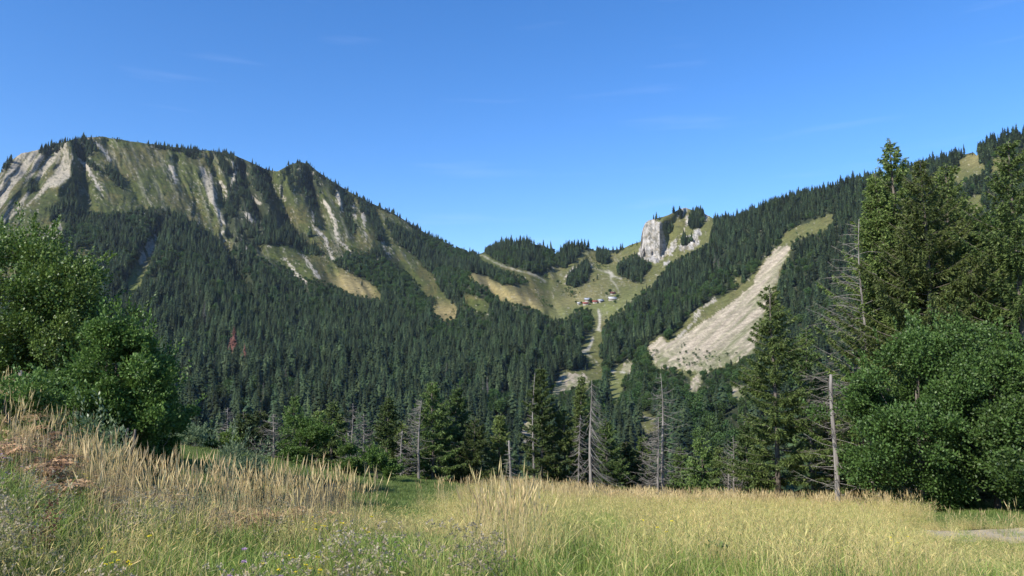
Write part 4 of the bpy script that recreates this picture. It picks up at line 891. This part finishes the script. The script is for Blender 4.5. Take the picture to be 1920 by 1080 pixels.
dead(1105, 47, 712, "grey dead spruce with branches drooping to the right, beside the dark centre spruces", 3, r0=.13, blen=2.0, dens=7, side=0., droop=.75, curve=.25)
dead(1237, 46.5, 700, "tallest bare dead tree right of centre with fine drooping twigs", 4, r0=.13, blen=2.2, dens=6, droop=.2, curve=.35)
dead(1228, 46, 782, "shorter dead pole standing close against the tallest bare dead tree", 5, r0=.1, blen=1.5, dens=5, side=math.pi, droop=.1)
dead(1366, 48, 820, "small dead tree with branches curving upward, left of the medium spruce", 6, r0=.07, blen=1.1, dens=4, droop=.1, curve=.7)
dead(1355, 46.5, 868, "short bare pole beside the small curved dead tree", 7, r0=.05, blen=.25, snap=True)
dead(1000, 49.5, 700, "bare white pole along the left side of the dark centre spruce", 8, r0=.09, blen=.5, dens=3)
dead(958, 46, 826, "short broken bare trunk in front of the short wide spruce", 9, r0=.09, blen=.6, snap=True, dens=3)
dead(789, 48.5, 750, "dead tree with dense bare branches on its left side", 10, r0=.1, blen=1.7, dens=6, side=math.pi, droop=.1, curve=.35)
dead(756, 48, 808, "thin bare pole left of the densely branched dead tree", 11, r0=.06, blen=.4, snap=True)
dead(663, 50, 756, "upright bare dead tree right of the round bush", 12, r0=.08, blen=1.2, dens=5, droop=.1)
dead(685, 50, 776, "shorter bare dead tree with wide lower branches right of the upright one", 13, r0=.08, blen=1.5, dens=5, droop=.05)
dead(657, 47, 812, "short white branchless stump pole in front of the bare pair", 14, r0=.08, blen=.2, snap=True)
dead(521, 46.5, 776, "small dead tree with a reddish lower trunk on the lawn edge", 15, r0=.09, blen=1.3, dens=5, droop=.1)
dead(436, 50, 764, "leftmost thin dead tree behind the lawn", 16, r0=.06, blen=1.0, dens=5)
dead(1083, 48.5, 778, "thin leaning dead pole right of the drooping dead tree", 17, r0=.06, blen=1.2, dens=5, droop=.6)
def bush(px, r, ytop, w_, d_, seed, label, cat="bush", name="bush", **k):
    h = ht(px, r, ytop); return tree(name, broad_mesh(name + "_%d" % seed, (w_, d_, h), seed, **k), G3(px, r), label, cat)
bush(1712, 36.5, 645, 5.6, 5, 1, "dark green broadleaf tree right of the broken pale trunk", "tree", "broadleaf_tree", mats=(M_bark, M_broadd), nclump=190, per=330, leaf=.13, csize=.1, zb=.02, shell=.6)
bush(1848, 38, 618, 7.6, 6, 2, "large dark green broadleaf tree at the right edge under the spruces", "tree", "broadleaf_tree", mats=(M_bark, M_broadd), nclump=260, per=330, leaf=.13, csize=.09, zb=.02, shell=.6)
bush(1975, 33, 640, 5, 5, 14, "broadleaf tree beyond the right edge, only its flank showing", "tree", "broadleaf_tree", mats=(M_bark, M_broadd), nclump=90, per=260, leaf=.13, csize=.12, zb=.02)
bush(18, 30, 434, 5.6, 5, 3, "tall airy broadleaf tree cut by the left edge", "tree", "broadleaf_tree", lobes=4, nclump=190, per=320, leaf=.11, csize=.11, zb=.08, mats=(M_bark, M_broadl), stems=2)
bush(104, 28.5, 482, 3.0, 3.4, 4, "second airy broadleaf tree leaning right beside the tall left one", "tree", "broadleaf_tree", lobes=4, nclump=120, per=300, leaf=.10, csize=.12, zb=.1, mats=(M_bark, M_broadl))
bush(224, 22, 604, 3.1, 3.0, 5, "big round dark green bush in front of the left trees", lobes=3, nclump=210, per=330, leaf=.09, csize=.11, zb=.02, stems=3)
bush(300, 23, 716, 1.2, 2.0, 6, "darker right flank bush leaning against the big round bush", nclump=80, per=260, leaf=.09, csize=.14, zb=.0, stems=2)
bush(242, 15.5, 752, 1.5, 1.3, 7, "small silvery leaved sallow in front of the big round bush", name="sallow_bush", nclump=46, per=46, leaf=.085, csize=.12, zb=.0, stems=4, mats=(M_bark, M_sallow), up=.9, aspect=.38)
bush(441, 18, 829, 2.1, 1.6, 8, "rounded grey green willow shrub on the left of the lawn", name="willow_shrub", nclump=110, per=220, leaf=.09, csize=.12, zb=.0, stems=4, mats=(M_bark, M_willow), up=.9, aspect=.22)
bush(578, 46, 780, 3.1, 2.6, 9, "round light green bush at the far side of the lawn", nclump=110, per=240, leaf=.11, csize=.12, zb=.0, stems=3)
bush(668, 43, 838, 2.3, 2, 10, "low green bush under the bare pair of dead trees", nclump=60, per=200, leaf=.1, csize=.14, zb=.0, stems=3)
bush(712, 42, 846, 1.9, 1.6, 11, "low leafy bush left of the slim dark spruce foot", nclump=50, per=200, leaf=.1, csize=.14, zb=.0, stems=3)
bush(426, 47, 806, 1.5, 1.4, 12, "small yellowish bush at the left end of the lawn", nclump=40, per=160, leaf=.1, csize=.15, zb=.0, stems=2, mats=(M_bark, M_broadl))
bush(372, 46, 806, 2.2, 1.6, 13, "low pale shrub behind the left end of the lawn", nclump=50, per=160, leaf=.09, csize=.15, zb=.0, stems=2, mats=(M_bark, M_willow))
bush(36, 17.5, 722, 1.2, 1.2, 15, "small green shrub under the left trees at the top of the bank", nclump=40, per=140, leaf=.07, csize=.15, zb=.0, stems=2)
# fallen wood under the right trees
def wood(name, px, r, pts, rad, label, cat="dead branch", m=M_dead):
    mb = MB(); mb.tube(pts, rad, 7); o = obj(name, mb.mesh(name, [m], True), None, G3(px, r)); return tag(o, label, cat)
wood("stump", 1697, 39, [(0, 0, -.2), (.02, 0, .3), (-.05, 0, .8), (.06, .05, 1.25)], [.30, .24, .2, .08], "pale grey jagged stump at the foot of the broadleaf tree", "stump", M_stone)
wood("broken_branch", 1672, 38.5, [(-.1, 0, 0), (.1, 0, .7), (.32, 0, 1.4)], [.06, .05, .03], "pale branch leaning steeply left of the jagged stump")
wood("broken_branch", 1712, 38.5, [(.1, 0, 0), (0, 0, .6), (-.12, 0, 1.25)], [.05, .045, .03], "thin upright branch right of the jagged stump")
wood("broken_branch", 1636, 39, [(-.1, 0, .15), (.7, 0, .6), (1.5, .1, 1.1)], [.06, .05, .03], "low branch lying slanted between broken trunk and stump")
wood("broken_branch", 1632, 39.5, [(0, 0, 0), (0, 0, .6), (.03, 0, 1.05)], [.1, .09, .06], "short thick broken stem in the dark gap below the olive spruce")
wood("broken_branch", 1910, 33, [(0, 0, 0), (.05, 0, .6), (.12, 0, 1.2)], [.06, .05, .03], "short pale stem at the right edge behind the green grass")
wood("broken_branch", 42, 26, [(0, 0, -.1), (.15, 0, .5), (.02, 0, 1.2)], [.1, .08, .05], "crooked pale stem at the foot of the left trees")
# rocks and a low upright block, coloured near black, behind the dry grass
M_block = plain_mat("near_black_mottled", (.035, .04, .03), (.015, .016, .014), 3, bump=.5)
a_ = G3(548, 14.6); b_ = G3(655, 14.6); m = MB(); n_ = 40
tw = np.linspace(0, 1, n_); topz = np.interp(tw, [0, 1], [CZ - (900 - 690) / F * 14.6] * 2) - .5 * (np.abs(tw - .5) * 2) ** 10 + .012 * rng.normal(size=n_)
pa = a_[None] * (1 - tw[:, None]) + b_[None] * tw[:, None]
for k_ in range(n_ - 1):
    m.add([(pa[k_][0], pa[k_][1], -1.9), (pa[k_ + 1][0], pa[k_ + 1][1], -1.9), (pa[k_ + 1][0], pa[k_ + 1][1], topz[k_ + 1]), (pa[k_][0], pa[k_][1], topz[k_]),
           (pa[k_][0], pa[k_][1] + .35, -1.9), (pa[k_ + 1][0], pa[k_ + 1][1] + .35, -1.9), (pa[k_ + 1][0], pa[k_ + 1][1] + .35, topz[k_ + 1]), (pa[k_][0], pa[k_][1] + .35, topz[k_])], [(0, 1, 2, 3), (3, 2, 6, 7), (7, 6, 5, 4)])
o = obj("low_block", m.mesh("low_block", [M_block]))
tag(o, "low dark block half hidden behind the tall dry grass at the near lawn edge", "wall")

# ------------------------------------------------------------------ grasses and herbs
M_green = leaf_mat("green_blades", (.12, .20, .036), (.29, .38, .085), (.48, .45, .18), transl=.35, objvar=.25, rough=.5)
M_lawn = leaf_mat("lawn_blades", (.10, .15, .038), (.18, .25, .065), (.34, .33, .14), transl=.3, objvar=.2)
M_tan = leaf_mat("dry_stalks", (.46, .36, .16), (.76, .61, .31), (.82, .70, .40), transl=.3, objvar=.2)
M_gold = leaf_mat("golden_fine_grass", (.42, .44, .13), (.84, .68, .30), (.70, .46, .21), transl=.48, objvar=.25)
M_brown = leaf_mat("brown_stems", (.17, .17, .06), (.30, .27, .12), (.20, .11, .05), transl=.2, objvar=.3)
M_fluff = leaf_mat("pale_fluffy_heads", (.30, .25, .15), (.48, .41, .27), (.60, .54, .40), transl=.4, objvar=.2)
M_yel = leaf_mat("yellow_petals", (.75, .60, .03), (.85, .72, .05), transl=.3, objvar=.05)
M_rust = leaf_mat("rusty_fronds", (.34, .22, .11), (.55, .38, .20), (.66, .50, .30), transl=.3, objvar=.2)
M_dock = leaf_mat("dock_seeds", (.12, .05, .025), (.20, .09, .05), transl=.1, objvar=.1)
M_thist = leaf_mat("mauve_heads", (.30, .20, .30), (.40, .26, .38), transl=.3, objvar=.1)
def ribbons(mb, g, n, rad, h0, h1, w_, lean, spread=1.0, bent=.0):
    a = g.uniform(0, 6.28, n); rr_ = rad * np.sqrt(g.random(n)); bx = rr_ * np.cos(a); by = rr_ * np.sin(a)
    h = g.uniform(h0, h1, n); ln = np.abs(g.normal(lean, lean * .6, n)); da = g.uniform(0, 6.28, n); dx, dy = np.cos(da), np.sin(da)
    fa = g.uniform(0, 3.14, n); sx, sy = np.cos(fa), np.sin(fa); s = np.array([0, .4, .75, 1.]); wp = np.array([1, .85, .55, .08]) * w_ / 2
    cx = bx[:, None] + (dx * ln * h)[:, None] * s ** 2; cy = by[:, None] + (dy * ln * h)[:, None] * s ** 2; cz = h[:, None] * (s - .25 * ln[:, None] * s ** 2 - bent * ln[:, None] * s ** 3)
    A = np.stack([cx - sx[:, None] * wp, cy - sy[:, None] * wp, cz], -1); B = np.stack([cx + sx[:, None] * wp, cy + sy[:, None] * wp, cz], -1)
    V = np.stack([A, B], 2).reshape(n, 8, 3); q = np.array([(0, 1, 3, 2), (2, 3, 5, 4), (4, 5, 7, 6)])
    mb.add(V.reshape(-1, 3), (np.arange(n)[:, None, None] * 8 + q[None]).reshape(-1, 4))
    tip = np.stack([cx[:, -1], cy[:, -1], cz[:, -1]], -1); d = tip - np.stack([cx[:, -2], cy[:, -2], cz[:, -2]], -1); d /= np.linalg.norm(d, axis=1, keepdims=True)
    return tip, d
def p_blades(seed, n, rad, h0, h1, w_, lean, mat):
    g = np.random.default_rng(seed); m = MB(); ribbons(m, g, n, rad, h0, h1, w_, lean); return m.mesh("tuft", [mat])
def p_spikes(seed, n, rad, h0, h1, hl, hw, lean, mat, low=20, lowm=.45):
    g = np.random.default_rng(seed); m = MB(); tip, d = ribbons(m, g, n, rad, h0, h1, .0045, lean)
    for _ in range(2): m.leaves(tip - d * hl * .8, d + g.normal(size=d.shape) * .02, hl * g.uniform(.7, 1.2, n), hw, g)
    ribbons(m, g, low, rad, h0 * .4, h1 * lowm, .007, .5); return m.mesh("spikes", [mat])
def p_weed(seed, n, rad, h0, h1):
    g = np.random.default_rng(seed); m = MB(); tip, d = ribbons(m, g, n, rad, h0, h1, .006, .25); me1 = m
    hd = MB()
    for _ in range(7):
        t2 = tip + g.normal(size=tip.shape) * np.array([.05, .05, .04]); k = g.random(len(t2)) < .8
        for _k in range(5): hd.leaves(t2[k] + g.normal(size=(k.sum(), 3)) * .004, g.normal(size=(k.sum(), 3)) + (0, 0, .4), .018, .012, g)
        m.leaves(tip, t2 - tip, np.linalg.norm(t2 - tip, axis=1), .004, g)
    c = n * 9; i_ = g.integers(n, size=c); f = g.uniform(.15, .8, c)[:, None]; m.leaves(tip[i_] * f, np.c_[g.normal(size=(c, 2)), g.uniform(0, .7, c)], .06, .014, g)
    V = np.concatenate(m.V + hd.V); q1 = np.concatenate(m.Q); q2_ = np.concatenate(hd.Q) + m.n
    return mesh_np("weed", V, [np.concatenate([q1, q2_])], [M_brown, M_fluff], np.r_[np.zeros(len(q1)), np.ones(len(q2_))])
def p_flower(seed, mat, n=5, sz=.035, h0=.4, h1=.6, stemm=None):
    g = np.random.default_rng(seed); m = MB(); tip, d = ribbons(m, g, n, .15, h0, h1, .005, .2); hd = MB()
    for k in range(9): a = k / 9 * 6.28 + g.random(n); hd.leaves(tip, np.c_[np.cos(a), np.sin(a), g.uniform(-.1, .5, n)], sz * .6, sz * .4, g)
    V = np.concatenate(m.V + hd.V); q1 = np.concatenate(m.Q); q2_ = np.concatenate(hd.Q) + m.n
    return mesh_np("flower", V, [np.concatenate([q1, q2_])], [stemm or M_green, mat], np.r_[np.zeros(len(q1)), np.ones(len(q2_))])
def p_frond(seed, mat=M_rust, n=9, L_=.55):
    g = np.random.default_rng(seed); m = MB()
    for a in g.uniform(0, 6.28, n):
        l = L_ * g.uniform(.7, 1.2); t = np.linspace(0, 1, 16); p = np.c_[np.cos(a) * l * t, np.sin(a) * l * t, l * (1.2 * t - .9 * t * t)]
        m.tube(p, np.full(16, .004), 3)
        for s in (-1, 1):
            lat = np.array([-np.sin(a), np.cos(a), 0]) * s; m.leaves(p[2:], np.repeat((lat + np.array([np.cos(a) * .3, np.sin(a) * .3, -.1]))[None], 14, 0) + g.normal(size=(14, 3)) * .15, .14 * (1.05 - t[2:]) + .02, .035, g)
    return m.mesh("frond", [mat])
ns = 60000
ga = rng.uniform(-.70, .70, ns); gr = np.sqrt(rng.uniform(2.6 ** 2, 57 ** 2, ns)); AREA = .5 * 1.40 * (57 ** 2 - 2.6 ** 2) / ns
nn_ = 26000; ga = np.r_[ga, rng.uniform(-.72, .72, nn_)]; gr = np.r_[gr, np.sqrt(rng.uniform(2.6 ** 2, 17 ** 2, nn_))]
wgt = np.where(gr < 17, 1 / (1 / AREA + nn_ / (.5 * 1.44 * (17 ** 2 - 2.6 ** 2))), AREA)
gx = gr * np.sin(ga); gy = gr * np.cos(ga); gz = zground(gx, gy); gpx = 960 + F * np.tan(ga); gp = np.stack([gx, gy, gz], -1)
_, gpy = proj(gp)
lw_ = lawn_w(gpx, gr); tk = track_w(gpx, gr) > 0; nA = fbm(gx / 1.7, gy / 1.7, 3); nB = fbm(gx / .8 + 9, gy / .8, 3); nC = fbm(gx / 4 + 40, gy / 4, 3)
mead = (1 - lw_) * np.where(tk, .14 + .5 * (nB > .62), 1)
left = smooth(760, 620, gpx + (gr - 8) * 8); right = 1 - left
greenish = np.clip(smooth(5.5, 3.6, gr) + .9 * smooth(560, 800, gpx) * smooth(9, 5.5, gr) + .85 * smooth(.46, .60, nC) + .9 * np.exp(-((gpx - 1100) / 80) ** 4) * smooth(9, 13, gr) + .7 * smooth(1600, 1800, gpx) * smooth(20, 12, gr), 0, 1)
def pickd(dn): return rng.random(len(dn)) < np.clip(dn * wgt, 0, 1)
def put(name, meshes, sel, s0, s1, label, zs=None, ang=.08):
    n = int(sel.sum()); sc = rng.uniform(s0, s1, n); S3 = np.c_[sc, sc, sc * (1 if zs is None else zs[sel])]
    scatter(name, meshes, gp[sel], rng.uniform(0, 6.28, n), S3, rng.integers(len(meshes), size=n), label, tilt=rng.normal(0, ang, (n, 2)))
    return n
tot = 0
# height of the right hand meadow
hz = np.interp(gr, [3, 8, 16, 30, 60], [.75, .8, .95, 1, 1])
hz = hz * (1 - .5 * np.exp(-((gpx - 790) / 95) ** 4) * smooth(8, 11, gr)) * (1 - .62 * smooth(1600, 1720, gpx) * smooth(10, 14, gr) * smooth(29, 27, gr))
d_g = mead * (5.5 * greenish + 2.2) * np.interp(gr, [3, 12, 57], [1.6, 1, .55])
tot += put("green_grass", [p_blades(100 + i, 70, .26, .22, .5, .008, .45, M_green) for i in range(4)], pickd(d_g), .7, 1.2, "green grass blades through the meadow", hz)
d_l = lw_ * ~tk * np.interp(gr, [14, 57], [8, 4.5])
tot += put("lawn_grass", [p_blades(110 + i, 110, .33, .06, .14, .012, .6, M_lawn) for i in range(3)], pickd(d_l), .8, 1.4, "short green grass of the mown hollow and the right bank")
d_f = mead * right * (5.5 + 5 * smooth(10, 20, gr)) * (1 - .75 * greenish) * np.interp(gr, [3, 20, 57], [1, 1, .7]) + mead * left * 3.0 * smooth(11, 9, gr)
tot += put("golden_grass", [p_spikes(120 + i, 34, .27, .45, .78, .09, .008, .4, M_gold) for i in range(4)], pickd(d_f), .75, 1.15, "golden fine dry grass of the right meadow", hz)
sp_l = left * smooth(9.2, 10.5, gr) * smooth(16.2, 14.5, gr) * smooth(120, 240, gpx) * smooth(.38, .5, nB)
sp_m = left * smooth(10, 12, gr) * smooth(26, 22, gr) * smooth(260, 160, gpx) * .7 * smooth(.35, .5, nB)
clump = np.exp(-(((gpx - 945) / 62) ** 2) ** 2) * smooth(7.2, 7.8, gr) * smooth(10.6, 9.6, gr)
rim = right * mead * smooth(24, 34, gr) * 2.2 * smooth(.35, .55, nB)
d_t = mead * (6 * sp_l + 2.6 * sp_m + 7 * clump + rim + .35 * (1 - sp_l) * smooth(5, 7, gr) * (nA > .5) * np.maximum(left, smooth(18, 22, gr)))
tot += put("tall_dry_grass", [p_spikes(130 + i, 15, .2, .75, 1.12, .22, .014, .13, M_tan, 16, .45) for i in range(5)], pickd(d_t), .8, 1.12, "tall straw coloured feather grass with long seed spikes")
d_w = mead * left * smooth(10.5, 9, gr) * 2.4 * (.25 + smooth(.42, .55, nA)) + mead * smooth(36, 42, gr) * .7 + mead * right * smooth(1050, 800, gpx) * smooth(8, 6.5, gr) * .7
tot += put("fluffy_weeds", [p_weed(140 + i, 12, .2, .35, .62) for i in range(4)], pickd(d_w), .8, 1.2, "brown stemmed weeds with pale fluffy seed heads")
d_y = mead * left * smooth(100, 220, gpx) * smooth(9.5, 8, gr) * (.45 + 1.0 * (nB > .55)) + mead * smooth(1820, 1900, gpx) * (gr < 7) * 3 + .02 * mead
tot += put("yellow_flowers", [p_flower(150 + i, M_yel, 4) for i in range(3)], pickd(d_y), .85, 1.1, "small yellow flowers scattered among the weeds")
d_p = mead * left * smooth(120, 20, gpx) * smooth(12, 10, gr) * .5 + .01 * mead * left
tot += put("mauve_flowers", [p_flower(155 + i, M_thist, 7, .03, .5, .75, M_brown) for i in range(2)], pickd(d_p), .8, 1.1, "faded mauve flower heads at the left edge")
rust = np.zeros(len(gr))
for cx_, cy_, rx_, ry_ in [(62, 770, 30, 22), (110, 850, 22, 12), (200, 878, 60, 9), (540, 925, 75, 12), (30, 800, 40, 14), (150, 800, 70, 10), (270, 905, 40, 8), (470, 915, 30, 8)]:
    rust = np.maximum(rust, np.exp(-((gpx - cx_) / rx_) ** 2 - ((gpy - 48 - 12 / gr * 6 - cy_) / (ry_ * 1.6)) ** 2))
d_r = mead * rust * (gr < 28) * 9 + mead * left * (gr > 11) * .25
tot += put("rusty_fern", [p_frond(160 + i) for i in range(3)], pickd(d_r), .8, 1.25, "withered rusty fern fronds on the left bank")
print("tufts", tot)
# single herbs near the camera
g = np.random.default_rng(5); m = MB(); tip, d = ribbons(m, g, 7, .10, .45, .68, .008, .15)
for _ in range(40): m.leaves(tip * g.uniform(.45, 1, (7, 1)) + g.normal(size=tip.shape) * .015, g.normal(size=tip.shape) + (0, 0, 1), .03, .014, g)
e = bpy.data.objects.new("dock_plant", None); COL.objects.link(e); e.location = G3(108, 7.4); tag(e, "dark brown dried dock plant in the weeds at the lower left", "plant")
obj("stem", m.mesh("dock_stems", [M_dock]), e)
def butterbur(px, r, label, s):
    e = bpy.data.objects.new("broad_leaved_plant", None); COL.objects.link(e); e.location = G3(px, r); e.scale = (.7,) * 3; tag(e, label, "plant"); g = np.random.default_rng(s)
    for k in range(6):
        a = k * 1.05 + g.random() * .5; l = g.uniform(.06, .13); m = MB(); th = np.linspace(0, 6.28, 14)[:-1]; c = np.array([np.cos(a) * l * 1.3, np.sin(a) * l * 1.3, g.uniform(.42, .55)])
        R_ = g.uniform(.06, .09); V = [c] + [c + np.array([np.cos(t) * R_, np.sin(t) * R_, .04 * np.cos(2 * t) + g.normal() * .008]) for t in th]; m.add(V, None, [(0, 1 + i, 1 + (i + 1) % 13) for i in range(13)])
        lf_ = obj("leaf", m.mesh("broad_leaf", [M_lawn]), e); m = MB(); m.tube([(0, 0, 0), tuple(c * .6), tuple(c)], [.008, .007, .004], 4); obj("stalk", m.mesh("leaf_stalk", [M_lawn]), lf_)
butterbur(1332, 9.6, "bright green broad leaved plant in the near meadow right of centre", 1)

# ------------------------------------------------------------------ haze in the valley
hm, hn = mat_new("haze_air"); ho = hn.nodes.new("ShaderNodeOutputMaterial"); hv = hn.nodes.new("ShaderNodeVolumePrincipled")
hv.inputs['Color'].default_value = (.72, .84, 1, 1); hv.inputs['Density'].default_value = 2.8e-5; hv.inputs['Anisotropy'].default_value = .2
hn.links.new(hv.outputs[0], ho.inputs['Volume'])
m = MB(); mn = G.reshape(-1, 3).min(0); mx = G.reshape(-1, 3).max(0)
m.box(min(mn[0], -330) - 30, mx[0] + 30, -360, mx[1] + 30, min(mn[2], -60) - 1, mx[2] + 32)
tag(obj("haze", m.mesh("haze", [hm])), "thin blue haze filling the valley air", kind='stuff')
